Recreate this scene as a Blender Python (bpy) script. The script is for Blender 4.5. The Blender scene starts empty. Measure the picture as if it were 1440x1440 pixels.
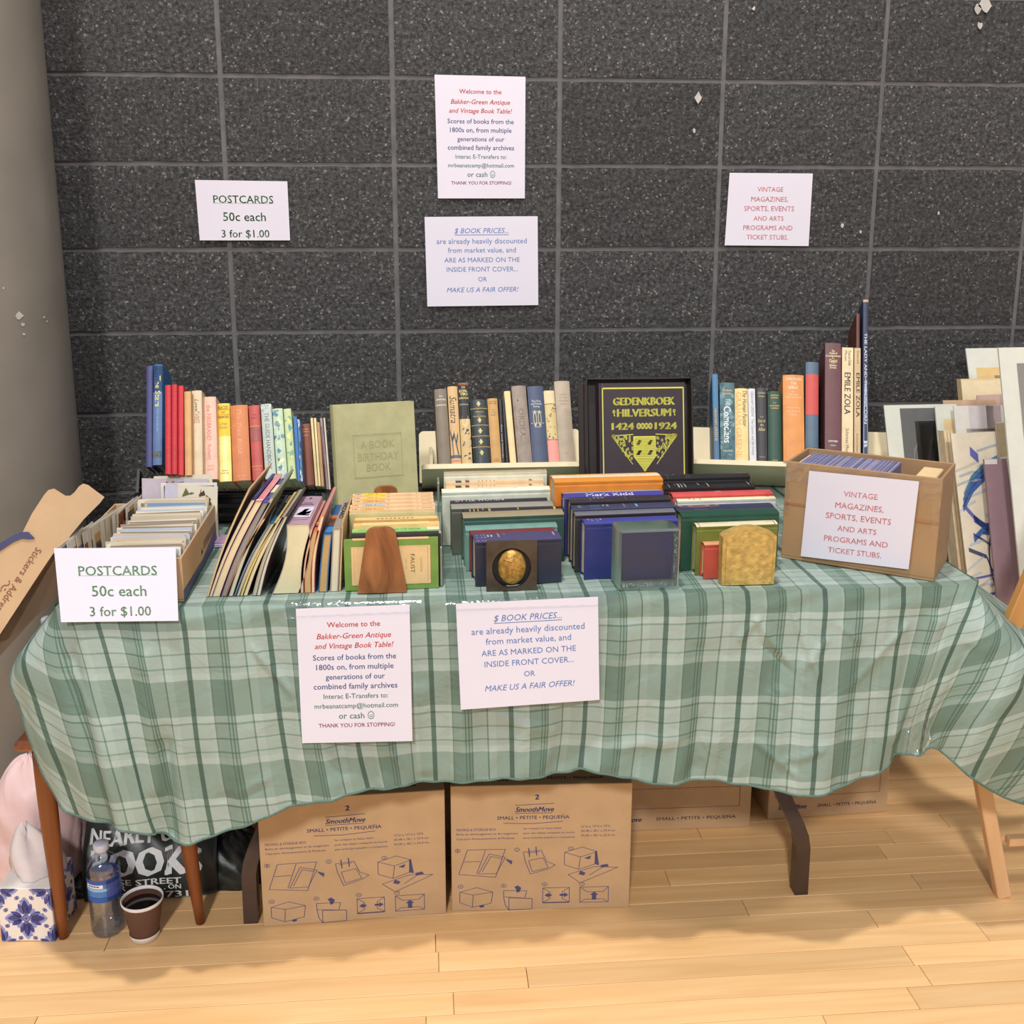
import bpy, math, random
from mathutils import Vector, Matrix
R_ = random.Random(7)
C = bpy.context.scene.collection
V = Vector
# ------------------------------------------------------------------ camera
CAM = V((-.345, -2.714, 1.407))
def _basis(yaw, pit, rol):
    f = V((math.sin(yaw)*math.cos(pit), math.cos(yaw)*math.cos(pit), -math.sin(pit)))
    r = V((math.cos(yaw), -math.sin(yaw), 0)); u = r.cross(f)
    c, s = math.cos(rol), math.sin(rol)
    return c*r+s*u, -s*r+c*u, f
CR, CU, CF = _basis(.084, .217, .001)
FPX, CX, CY = 1500.0, 720.0, 640.0
cd = bpy.data.cameras.new('camera'); cam = bpy.data.objects.new('camera', cd); C.objects.link(cam)
cam.matrix_world = Matrix(((CR.x, CU.x, -CF.x, CAM.x), (CR.y, CU.y, -CF.y, CAM.y), (CR.z, CU.z, -CF.z, CAM.z), (0, 0, 0, 1)))
cd.sensor_width = 36; cd.lens = FPX/1440*36; cd.shift_y = -(720-CY)/1440.0
cd.clip_start = .05
bpy.context.scene.camera = cam
def ray(px, py): return CF + CR*((px-CX)/FPX) - CU*((py-CY)/FPX)
def bk(px, py, x=None, y=None, z=None):
    d = ray(px, py)
    t = (y-CAM.y)/d.y if y is not None else ((z-CAM.z)/d.z if z is not None else (x-CAM.x)/d.x)
    return CAM + d*t
def bkp(px, py, p0, n):
    d = ray(px, py); return CAM + d*((p0-CAM).dot(n)/d.dot(n))
# ------------------------------------------------------------------ world and lights
def lin(c):
    return tuple(((v/255)/12.92 if v/255 <= .04045 else ((v/255+.055)/1.055)**2.4) for v in c)+(1,)
w = bpy.data.worlds.new('hall_light'); bpy.context.scene.world = w; w.use_nodes = True
bg = w.node_tree.nodes['Background']; bg.inputs[0].default_value = (.93, .93, 1, 1); bg.inputs[1].default_value = .46
def area(name, loc, size, power, col, target):
    l = bpy.data.lights.new(name, 'AREA'); l.energy = power; l.size = size; l.color = col; l.shape = 'DISK'
    o = bpy.data.objects.new(name, l); C.objects.link(o); o.location = loc
    o.rotation_euler = (V(target)-V(loc)).to_track_quat('-Z', 'Y').to_euler()
    o['label'] = 'hall ceiling lamp'; return o
area('hall_lamp', (-.6, -1.75, 5.2), .26, 128, (1, .97, .93), (-.2, -.6, .6))
area('hall_lamp', (2.2, -2.6, 5.2), .5, 52, (1, .96, .93), (.2, -.6, .6))
area('hall_lamp', (-1.4, -7.0, 5.0), .6, 290, (1, .97, .95), (-.2, -.8, .3))
vs = bpy.context.scene.view_settings
vs.view_transform = 'Standard'; vs.look = 'None'; vs.exposure = 0; vs.gamma = 1; vs.use_curve_mapping = False
# ------------------------------------------------------------------ materials
MC = {}
def mat(col, rough=.6, nz=.06, scale=40, bump=0, bscale=200, metal=0, key=None, coat=0, alpha=1):
    k = (tuple(col), rough, nz, scale, bump, bscale, metal, coat, alpha, key)
    if k in MC: return MC[k]
    m = bpy.data.materials.new(key or 'surface'); m.use_nodes = True; nt = m.node_tree; N = nt.nodes; L = nt.links
    b = N['Principled BSDF']; b.inputs['Roughness'].default_value = rough; b.inputs['Metallic'].default_value = metal
    if coat: b.inputs['Coat Weight'].default_value = coat; b.inputs['Coat Roughness'].default_value = .15
    if alpha < 1: b.inputs['Alpha'].default_value = alpha
    base = lin(col)
    tc = N.new('ShaderNodeTexCoord')
    n = N.new('ShaderNodeTexNoise'); n.inputs['Scale'].default_value = scale; n.inputs['Detail'].default_value = 4
    L.new(tc.outputs['Object'], n.inputs['Vector'])
    r = N.new('ShaderNodeValToRGB'); r.color_ramp.elements[0].position = .3; r.color_ramp.elements[1].position = .7
    r.color_ramp.elements[0].color = tuple(c*(1-nz*2) for c in base[:3])+(1,)
    r.color_ramp.elements[1].color = tuple(min(1, c*(1+nz)) for c in base[:3])+(1,)
    L.new(n.outputs['Fac'], r.inputs['Fac']); L.new(r.outputs[0], b.inputs['Base Color'])
    if bump:
        n2 = N.new('ShaderNodeTexNoise'); n2.inputs['Scale'].default_value = bscale; n2.inputs['Detail'].default_value = 3
        L.new(tc.outputs['Object'], n2.inputs['Vector'])
        bp = N.new('ShaderNodeBump'); bp.inputs['Strength'].default_value = bump; bp.inputs['Distance'].default_value = .002
        L.new(n2.outputs['Fac'], bp.inputs['Height']); L.new(bp.outputs[0], b.inputs['Normal'])
    MC[k] = m; return m
def clear(key, col=(1, 1, 1), rough=.05, amount=.15):
    """thin clear plastic film: glossy layer over transparent"""
    if key in MC: return MC[key]
    m = bpy.data.materials.new(key); m.use_nodes = True; nt = m.node_tree; N = nt.nodes; L = nt.links
    N.remove(N['Principled BSDF']); g = N.new('ShaderNodeBsdfGlossy'); g.inputs['Roughness'].default_value = rough
    t = N.new('ShaderNodeBsdfTransparent'); t.inputs[0].default_value = col+(1,)
    nz = N.new('ShaderNodeTexNoise'); nz.inputs['Scale'].default_value = 45; nz.inputs['Distortion'].default_value = 1.5
    tc = N.new('ShaderNodeTexCoord'); L.new(tc.outputs['Object'], nz.inputs['Vector'])
    bp = N.new('ShaderNodeBump'); bp.inputs['Strength'].default_value = .3; bp.inputs['Distance'].default_value = .003
    L.new(nz.outputs['Fac'], bp.inputs['Height']); L.new(bp.outputs[0], g.inputs['Normal'])
    mx = N.new('ShaderNodeMixShader'); mx.inputs[0].default_value = .045+amount; L.new(t.outputs[0], mx.inputs[1]); L.new(g.outputs[0], mx.inputs[2])
    L.new(mx.outputs[0], N['Material Output'].inputs[0]); MC[key] = m; return m
def glass(key, col, rough=.02, ior=1.45):
    if key in MC: return MC[key]
    m = bpy.data.materials.new(key); m.use_nodes = True; b = m.node_tree.nodes['Principled BSDF']
    b.inputs['Base Color'].default_value = lin(col); b.inputs['Transmission Weight'].default_value = 1
    b.inputs['Roughness'].default_value = rough; b.inputs['IOR'].default_value = ior
    N = m.node_tree.nodes; n = N.new('ShaderNodeTexNoise'); n.inputs['Scale'].default_value = 60
    bp = N.new('ShaderNodeBump'); bp.inputs['Strength'].default_value = .12; bp.inputs['Distance'].default_value = .002
    m.node_tree.links.new(n.outputs['Fac'], bp.inputs['Height']); m.node_tree.links.new(bp.outputs[0], b.inputs['Normal'])
    MC[key] = m; return m
def wood(key, c0, c1, sc=(3, 60, 60), rough=.45, wave=None):
    if key in MC: return MC[key]
    m = bpy.data.materials.new(key); m.use_nodes = True; nt = m.node_tree; N = nt.nodes; L = nt.links
    b = N['Principled BSDF']; b.inputs['Roughness'].default_value = rough
    tc = N.new('ShaderNodeTexCoord'); mp = N.new('ShaderNodeMapping'); mp.inputs['Scale'].default_value = sc
    oi = N.new('ShaderNodeObjectInfo'); ml = N.new('ShaderNodeVectorMath'); ml.operation = 'MULTIPLY_ADD'
    ml.inputs[1].default_value = (37, 11, 5)
    L.new(oi.outputs['Random'], ml.inputs[0]); L.new(tc.outputs['Object'], ml.inputs[2]); L.new(ml.outputs[0], mp.inputs[0])
    n = N.new('ShaderNodeTexNoise'); n.inputs['Scale'].default_value = 1; n.inputs['Detail'].default_value = 6; n.inputs['Distortion'].default_value = wave or .6
    L.new(mp.outputs[0], n.inputs['Vector'])
    r = N.new('ShaderNodeValToRGB'); r.color_ramp.elements[0].position = .28; r.color_ramp.elements[1].position = .72
    r.color_ramp.elements[0].color = lin(c0); r.color_ramp.elements[1].color = lin(c1)
    L.new(n.outputs['Fac'], r.inputs[0])
    hs = N.new('ShaderNodeHueSaturation'); mr = N.new('ShaderNodeMapRange'); mr.inputs[3].default_value = .9; mr.inputs[4].default_value = 1.1
    L.new(oi.outputs['Random'], mr.inputs[0]); L.new(mr.outputs[0], hs.inputs['Value']); L.new(r.outputs[0], hs.inputs['Color'])
    L.new(hs.outputs[0], b.inputs['Base Color']); MC[key] = m; return m
# ------------------------------------------------------------------ objects
def tag(o, label=None, cat=None, group=None, kind=None):
    if label: o['label'] = label
    if cat: o['category'] = cat
    if group: o['group'] = group
    if kind: o['kind'] = kind
    return o
def root(name, label, cat, loc=(0, 0, 0), group=None, M=None):
    o = bpy.data.objects.new(name, None); C.objects.link(o); o.empty_display_size = .02
    o.matrix_world = M if M is not None else Matrix.Translation(loc)
    return tag(o, label, cat, group)
def mesh(name, vs_, fs, m, parent=None, smooth=False, mats=None, mi=None):
    me = bpy.data.meshes.new(name); me.from_pydata([tuple(v) for v in vs_], [], fs)
    for q in (mats or [m]): me.materials.append(q)
    if mi: me.polygons.foreach_set('material_index', mi)
    if smooth: me.polygons.foreach_set('use_smooth', [True]*len(me.polygons))
    me.update(); o = bpy.data.objects.new(name, me); C.objects.link(o)
    if parent is not None: o.parent = parent
    return o
class MB:
    def __init__(s): s.v = []; s.f = []
    def quad(s, a, b, c, d): n = len(s.v); s.v += [a, b, c, d]; s.f.append((n, n+1, n+2, n+3)); return s
    def box(s, x0, y0, z0, x1, y1, z1, M=None, bev=0):
        n = len(s.v)
        if bev:
            b = min(bev, (x1-x0)/2.2, (y1-y0)/2.2, (z1-z0)/2.2)
            P = []
            for x, sx in ((x0, 1), (x1, -1)):
                for y, sy in ((y0, 1), (y1, -1)):
                    for z, sz in ((z0, 1), (z1, -1)):
                        P += [V((x, y+sy*b, z+sz*b)), V((x+sx*b, y, z+sz*b)), V((x+sx*b, y+sy*b, z))]
            I = lambda i, j, k, a: n+(i*4+j*2+k)*3+a
            F = []
            for i in (0, 1): F.append([I(i, 0, 0, 0), I(i, 1, 0, 0), I(i, 1, 1, 0), I(i, 0, 1, 0)][::-1 if i == 0 else 1])
            for j in (0, 1): F.append([I(0, j, 0, 1), I(0, j, 1, 1), I(1, j, 1, 1), I(1, j, 0, 1)][::-1 if j == 0 else 1])
            for k in (0, 1): F.append([I(0, 0, k, 2), I(1, 0, k, 2), I(1, 1, k, 2), I(0, 1, k, 2)][::-1 if k == 0 else 1])
            for j in (0, 1):
                for k in (0, 1): F.append([I(0, j, k, 1), I(1, j, k, 1), I(1, j, k, 2), I(0, j, k, 2)][::1 if (j == k) else -1])
            for i in (0, 1):
                for k in (0, 1): F.append([I(i, 0, k, 0), I(i, 1, k, 0), I(i, 1, k, 2), I(i, 0, k, 2)][::-1 if (i == k) else 1])
            for i in (0, 1):
                for j in (0, 1): F.append([I(i, j, 0, 0), I(i, j, 1, 0), I(i, j, 1, 1), I(i, j, 0, 1)][::1 if (i == j) else -1])
            for i in (0, 1):
                for j in (0, 1):
                    for k in (0, 1): F.append([I(i, j, k, 0), I(i, j, k, 1), I(i, j, k, 2)][::-1 if (i+j+k) % 2 else 1])
            s.v += [M @ p for p in P] if M else P; s.f += [tuple(f) for f in F]; return s
        P = [V((x, y, z)) for x in (x0, x1) for y in (y0, y1) for z in (z0, z1)]
        s.v += [M @ p for p in P] if M else P
        s.f += [tuple(n+i for i in f) for f in ((0, 1, 3, 2), (4, 6, 7, 5), (0, 4, 5, 1), (2, 3, 7, 6), (0, 2, 6, 4), (1, 5, 7, 3))]
        return s
    def bar(s, a, b, w, h, up=(0, 0, 1), bev=0):
        a, b = V(a), V(b); z = (b-a).normalized(); x = V(up).cross(z).normalized(); y = z.cross(x)
        M = Matrix(((x.x, y.x, z.x, a.x), (x.y, y.y, z.y, a.y), (x.z, y.z, z.z, a.z), (0, 0, 0, 1)))
        return s.box(-w/2, -h/2, 0, w/2, h/2, (b-a).length, M, bev)
    def tube(s, pts, rad, n=12, cap=True):
        pts = [V(p) for p in pts]; rad = rad if isinstance(rad, (list, tuple)) else [rad]*len(pts); base = len(s.v)
        up = None
        for i, p in enumerate(pts):
            t = (pts[min(i+1, len(pts)-1)]-pts[max(i-1, 0)]).normalized()
            if up is None: up = t.orthogonal().normalized()
            x = (up - t*up.dot(t)).normalized(); y = t.cross(x); up = x
            for k in range(n):
                a = 2*math.pi*k/n; s.v.append(p+(x*math.cos(a)+y*math.sin(a))*rad[i])
        for i in range(len(pts)-1):
            for k in range(n):
                a = base+i*n+k; b = base+i*n+(k+1) % n; s.f.append((a, b, b+n, a+n))
        if cap:
            s.f.append(tuple(base+k for k in range(n))[::-1]); s.f.append(tuple(base+(len(pts)-1)*n+k for k in range(n)))
        return s
    def lathe(s, prof, n=32, M=None, cap=False):
        base = len(s.v)
        for r, z in prof:
            for k in range(n):
                a = 2*math.pi*k/n; p = V((r*math.cos(a), r*math.sin(a), z)); s.v.append(M @ p if M else p)
        for i in range(len(prof)-1):
            for k in range(n):
                a = base+i*n+k; b = base+i*n+(k+1) % n; s.f.append((a, b, b+n, a+n))
        if cap: s.f.append(tuple(base+(len(prof)-1)*n+k for k in range(n)))
        return s
    def prism(s, poly, fn, t0, t1):
        """outline poly [(a,b)] swept from t0 to t1, fn(a,b,t)->point"""
        n = len(s.v); k = len(poly)
        s.v += [fn(a, b, t0) for a, b in poly]+[fn(a, b, t1) for a, b in poly]
        s.f.append(tuple(range(n, n+k))[::-1]); s.f.append(tuple(range(n+k, n+2*k)))
        for i in range(k): j = (i+1) % k; s.f.append((n+i, n+j, n+k+j, n+k+i))
        return s
    def build(s, name, m, parent=None, smooth=False): return mesh(name, s.v, s.f, m, parent, smooth)
# ------------------------------------------------------------------ lettering
TC = {}
def glyphs(s, bold=0, shear=0):
    k = (s, bold, shear)
    if k in TC: return TC[k]
    cu = bpy.data.curves.new('t', 'FONT'); cu.body = s; cu.size = 1; cu.shear = shear; cu.resolution_u = 2
    o = bpy.data.objects.new('t', cu); C.objects.link(o)
    dg = bpy.context.evaluated_depsgraph_get(); me = bpy.data.meshes.new_from_object(o.evaluated_get(dg))
    vs_ = [(v.co.x, v.co.y) for v in me.vertices]; fs = [tuple(p.vertices) for p in me.polygons]
    if bold > 0:      # heavier strokes: the same shapes laid twice, a little apart
        n0 = len(vs_); q = bold*1.15; ks_ = (-1, 1) if bold < .022 else (-1, 0, 1); fs = [tuple(i+n0*k for i in f) for k in range(len(ks_)) for f in fs]; vs_ = [(x+q*k, y+q*.3*k) for k in ks_ for x, y in vs_]
    bpy.data.objects.remove(o); bpy.data.curves.remove(cu); bpy.data.meshes.remove(me)
    if not vs_: vs_ = [(0, 0), (1, 1)]
    x0 = min(v[0] for v in vs_); x1 = max(v[0] for v in vs_); y0 = min(v[1] for v in vs_); y1 = max(v[1] for v in vs_)
    TC[k] = (vs_, fs, x0, x1, y0, y1); return TC[k]
class Draw:
    """flat print laid on a surface; fn(a, b) -> point"""
    def __init__(s, fn): s.fn = fn; s.v = []; s.f = []; s.m = []; s.cols = []; s.lift = 0
    def ci(s, col, **k):
        m = col if not isinstance(col, tuple) else mat(col, .55, .03, 60)
        if m not in s.cols: s.cols.append(m)
        return s.cols.index(m)
    def poly(s, pts, col):
        n = len(s.v); s.v += [s.fn(*p) for p in pts]; s.f.append(tuple(range(n, n+len(pts)))); s.m.append(s.ci(col)); return s
    def rect(s, x0, y0, x1, y1, col, nx=1):
        for i in range(nx):
            a = x0+(x1-x0)*i/nx; b = x0+(x1-x0)*(i+1)/nx; s.poly([(a, y0), (b, y0), (b, y1), (a, y1)], col)
        return s
    def frame(s, x0, y0, x1, y1, t, col):
        s.rect(x0, y0, x1, y0+t, col); s.rect(x0, y1-t, x1, y1, col); s.rect(x0, y0, x0+t, y1, col); s.rect(x1-t, y0, x1, y1, col); return s
    def line(s, pts, t, col, close=False):
        if close: pts = list(pts)+[pts[0]]
        for (ax, ay), (bx, by) in zip(pts, pts[1:]):
            l = math.hypot(bx-ax, by-ay) or 1; nx, ny = -(by-ay)/l*t/2, (bx-ax)/l*t/2
            s.poly([(ax+nx, ay+ny), (ax-nx, ay-ny), (bx-nx, by-ny), (bx+nx, by+ny)], col)
        return s
    def ring(s, cx, cy, r, t, col, n=14):
        return s.line([(cx+r*math.cos(2*math.pi*i/n), cy+r*math.sin(2*math.pi*i/n)) for i in range(n)], t, col, True)
    def text(s, st, cx, cy, w=None, h=None, col=(0, 0, 0), bold=0, shear=0, rot=0, cap=None):
        vs_, fs, x0, x1, y0, y1 = glyphs(st, bold, shear)
        sx = w/(x1-x0) if w else None; sy = h/(y1-y0) if h else None
        if sx is None: sx = sy
        if sy is None: sy = sx
        c, q = round(math.cos(math.radians(rot)), 6), round(math.sin(math.radians(rot)), 6); n = len(s.v)
        ym = (y0+y1)/2 if cap is None else .35
        for x, y in vs_:
            a = (x-(x0+x1)/2)*sx; b = (y-ym)*sy; s.v.append(s.fn(cx+a*c-b*q, cy+a*q+b*c))
        k = s.ci(col)
        for f in fs: s.f.append(tuple(n+i for i in f)); s.m.append(k)
        return s
    def build(s, name, parent=None):
        if s.v: return mesh(name, s.v, s.f, None, parent, mats=s.cols, mi=s.m)
# ================================================================== ROOM
def block_mat():
    m = bpy.data.materials.new('split_face_block'); m.use_nodes = True; nt = m.node_tree; N = nt.nodes; L = nt.links
    b = N['Principled BSDF']; b.inputs['Roughness'].default_value = .62
    g = N.new('ShaderNodeNewGeometry')
    n = N.new('ShaderNodeTexNoise'); n.inputs['Scale'].default_value = 105; n.inputs['Detail'].default_value = 5; n.inputs['Roughness'].default_value = .75
    L.new(g.outputs['Position'], n.inputs['Vector'])
    v = N.new('ShaderNodeTexVoronoi'); v.inputs['Scale'].default_value = 240; L.new(g.outputs['Position'], v.inputs['Vector'])
    r = N.new('ShaderNodeValToRGB'); e = r.color_ramp.elements; e[0].position = .40; e[0].color = lin((30, 30, 31)); e[1].position = .6; e[1].color = lin((76, 75, 75))
    e2 = e.new(.70); e2.color = lin((138, 135, 132))
    L.new(n.outputs['Fac'], r.inputs[0])
    r2 = N.new('ShaderNodeValToRGB'); q = r2.color_ramp.elements; q[0].position = .955; q[0].color = (0, 0, 0, 1); q[1].position = .99; q[1].color = (1, 1, 1, 1)
    sp = N.new('ShaderNodeSeparateColor'); L.new(v.outputs['Color'], sp.inputs[0]); L.new(sp.outputs[0], r2.inputs[0])
    mx = N.new('ShaderNodeMix'); mx.data_type = 'RGBA'; L.new(r2.outputs[0], mx.inputs[0]); L.new(r.outputs[0], mx.inputs[6]); mx.inputs[7].default_value = lin((128, 124, 118))
    oi = N.new('ShaderNodeObjectInfo'); hs = N.new('ShaderNodeHueSaturation'); mr = N.new('ShaderNodeMapRange'); mr.inputs[3].default_value = .85; mr.inputs[4].default_value = 1.15
    L.new(oi.outputs['Random'], mr.inputs[0]); L.new(mr.outputs[0], hs.inputs['Value']); L.new(mx.outputs[2], hs.inputs['Color'])
    L.new(hs.outputs[0], b.inputs['Base Color'])
    bp = N.new('ShaderNodeBump'); bp.inputs['Strength'].default_value = 1; bp.inputs['Distance'].default_value = .006
    L.new(n.outputs['Fac'], bp.inputs['Height']); L.new(bp.outputs[0], b.inputs['Normal'])
    return m
wm = MB().box(-3.6, .0045, 0, 4.2, .15, 3.4)
wall = tag(wm.build('wall_back', mat((99, 97, 98), .85, .12, 25, .5, 90, key='mortar')), 'dark grey concrete block wall with pale joints', None, None, 'structure')
BM = block_mat()
def block_mesh(w, h):
    """rough split face: a grid with small random relief, pulled in at the rim"""
    nx, nz = 14, 7; vs_ = []; fs = []
    for j in range(nz+1):
        for i in range(nx+1):
            e = min(i, nx-i, j, nz-j); y = .0015 if e == 0 else R_.uniform(-.0018, .0018)
            jx = R_.uniform(-.0016, .0016) if e else 0; jz = R_.uniform(-.0012, .0012)
            vs_.append((-w/2+w*i/nx+jx, y, -h/2+h*j/nz+jz))
    for j in range(nz):
        for i in range(nx): a = j*(nx+1)+i; fs.append((a, a+1, a+nx+2, a+nx+1))
    n = len(vs_); rim = [i for i in range(nx+1)]+[j*(nx+1)+nx for j in range(1, nz+1)]+[nz*(nx+1)+i for i in range(nx-1, -1, -1)]+[j*(nx+1) for j in range(nz-1, 0, -1)]
    for i in rim: x, y, z = vs_[i]; vs_.append((x, .007, z))
    for k in range(len(rim)): a, b = rim[k], rim[(k+1) % len(rim)]; fs.append((a, n+k, n+(k+1) % len(rim), b))
    me = bpy.data.meshes.new('concrete_block'); me.from_pydata(vs_, [], fs); me.materials.append(BM)
    me.polygons.foreach_set('use_smooth', [False]*(nx*nz)+[False]*len(rim)); me.update(); return me
BMS = [block_mesh(.4064-.0125, .2032-.0115) for _ in range(5)]
colx = {0: -.805, 1: -.4, 2: .002, 3: .400, 4: .806}
for c in range(-6, 8):
    for r in range(-5, 10):
        o = bpy.data.objects.new('concrete_block', R_.choice(BMS)); C.objects.link(o); o.parent = wall
        o.location = ((c-2)*.4064+.2032, 0, 1.945-(r+.5)*.2032+(.006 if r < 0 else 0))
        if R_.random() < .5: o.rotation_euler = (0, math.pi, 0)
# mortar shrinks the gaps: a few pale paint chips on the wall
ch = MB()
for px, py, s in ((982, 137, .012), (976, 184, .006), (1185, 317, .006), (1060, 12, .006), (1375, 12, .016), (1378, 36, .01), (1385, 8, .02), (1320, 300, .005), (1210, 326, .005)):
    p = bk(px, py, y=-.0045)
    k = [p+V((math.cos(a)*s*R_.uniform(.4, .9), 0, math.sin(a)*s*R_.uniform(.5, 1.3))) for a in [i*math.pi/4 for i in range(8)]]
    n = len(ch.v); ch.v += k; ch.f.append(tuple(range(n, n+8)))
o = ch.build('paint_chip', mat((185, 180, 175), .8, .1), wall); o['label'] = 'pale chips on the dark blocks'
# floor: sub floor plus individual maple boards
fl = tag(MB().box(-4, -6, -.05, 4.5, .15, -.012).build('floor', wood('floor_wood', (222, 176, 118), (240, 198, 140), (1.5, 14, 1))), 'pale maple strip floor', None, None, 'structure')
fm = wood('maple_board', (228, 180, 122), (246, 204, 148), (2.2, 34, 1), .42)
BW = .0572; cache = {}
for j in range(33):
    y = -.01-BW*(j+1); x = -2.0-R_.uniform(0, .9); wide = j > 26
    while x < 2.2:
        ln = R_.choice([.45, .6, .75, .9, 1.1, 1.3])
        if (ln) not in cache:
            tmp = MB().box(.0005, .0005, -.012, ln-.0007, BW-.0009, 0, None, .0006).build('floor_board', fm)
            cache[ln] = tmp.data; bpy.data.objects.remove(tmp)
        o = bpy.data.objects.new('floor_board', cache[ln]); C.objects.link(o); o.parent = fl
        o.location = (x, y, -R_.uniform(0, .0004)); x += ln
# outer, unseen part of the floor carried on by wider sheets so nothing floats
MB().box(-4, -6, -.012, 4.5, -.012-BW*33, -.0005).build('outer_boards', fm, fl)['kind'] = 'stuff'
# column
COLX, COLY, COLR = -1.385, -.276, .25
col = MB().lathe([(COLR, 0), (COLR, 3.4)], 96, Matrix.Translation((COLX, COLY, 0)))
colr = root('column', 'thick round grey painted column beside the block wall', 'column', (COLX, COLY, 0))
mesh('shaft', [v-V((COLX, COLY, 0)) for v in col.v], col.f, mat((128, 122, 112), .38, .06, 6, .15, 30, key='column_paint'), colr, True)
def oncol(px, py, lift=.001):
    d = ray(px, py); ox, oy = CAM.x-COLX, CAM.y-COLY; a = d.x**2+d.y**2; b = 2*(ox*d.x+oy*d.y); c = ox*ox+oy*oy-(COLR+lift)**2
    D = b*b-4*a*c; t = (-b-math.sqrt(max(D, 0)))/(2*a); return CAM+d*t-V((COLX, COLY, 0))
ch = MB()
for px, py, s in ((27, 444, 7), (32, 456, 4), (34, 470, 3), (62, 446, 2.2), (66, 452, 2), (5, 405, 2)):
    n = len(ch.v); ch.v += [oncol(px+math.cos(a)*s*R_.uniform(.5, 1), py+math.sin(a)*s*R_.uniform(.4, 1)) for a in [i*math.pi/4 for i in range(8)]]; ch.f.append(tuple(range(n, n+8)))
ch.build('paint_chip', mat((190, 185, 175), .8), colr)
# ================================================================== FOLDING TABLE
TZ, TF, TBK, TL, TR = .735, -.885, -.085, -1.0, .70
t = root('folding_table', 'long folding table with dark brown bent metal legs under a green plaid cloth', 'table', (-.15, -.5, 0))
def rb(mb, name, m, parent, smooth=False):   # build from world coordinates under a root
    inv = parent.matrix_world.inverted(); mb.v = [inv @ V(v) for v in mb.v]; return mb.build(name, m, parent, smooth)
dk = mat((70, 52, 44), .35, .08, 30, key='brown_metal')
rb(MB().box(TL+.035, TF+.012, .702, TR-.03, TBK-.01, .732, None, .004), 'tabletop', mat((120, 110, 98), .5), t)
for lx, dx in ((.441, -1), (-.715, 1)):
    for ly, s in ((-.735, 1), (-.22, -1)):
        pts = [(lx, ly, 0), (lx+.001*dx, ly, .11), (lx+.005*dx, ly+.002*s, .135), (lx+.014*dx, ly+.008*s, .16), (lx+.028*dx, ly+.018*s, .19), (lx+.044*dx, ly+.032*s, .23), (lx+.058*dx, ly+.05*s, .29), (lx+.066*dx, ly+.065*s, .36), (lx+.07*dx, ly+.07*s, .70)]
        P = []
        for i, p in enumerate(pts):
            q = V(pts[min(i+1, len(pts)-1)])-V(pts[max(i-1, 0)]); nn = V((q.z, 0, -q.x)).normalized()*.0145; P.append((V(p), nn))
        L1 = [(p+n_).to_tuple() for p, n_ in P]; L2 = [(p-n_).to_tuple() for p, n_ in P]; b = MB()
        for k, (A_, B_) in enumerate(zip(L1, L2)):
            for w_ in (-.016, .016):
                for X in (A_, B_): b.v.append(V((X[0], P[k][0].y+w_, max(0, X[2]))))
        for k in range(len(P)-1):
            o_ = k*4; b.f += [(o_, o_+1, o_+5, o_+4), (o_+2, o_+6, o_+7, o_+3), (o_, o_+4, o_+6, o_+2), (o_+1, o_+3, o_+7, o_+5)]
        b.f += [(0, 2, 3, 1), (len(P)*4-4, len(P)*4-3, len(P)*4-1, len(P)*4-2)]
        rb(b, 'leg', dk, t)
    rb(MB().bar((lx+.07*dx, -.66, .55), (lx+.07*dx, -.3, .55), .02, .02), 'crossbar', dk, t)
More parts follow.
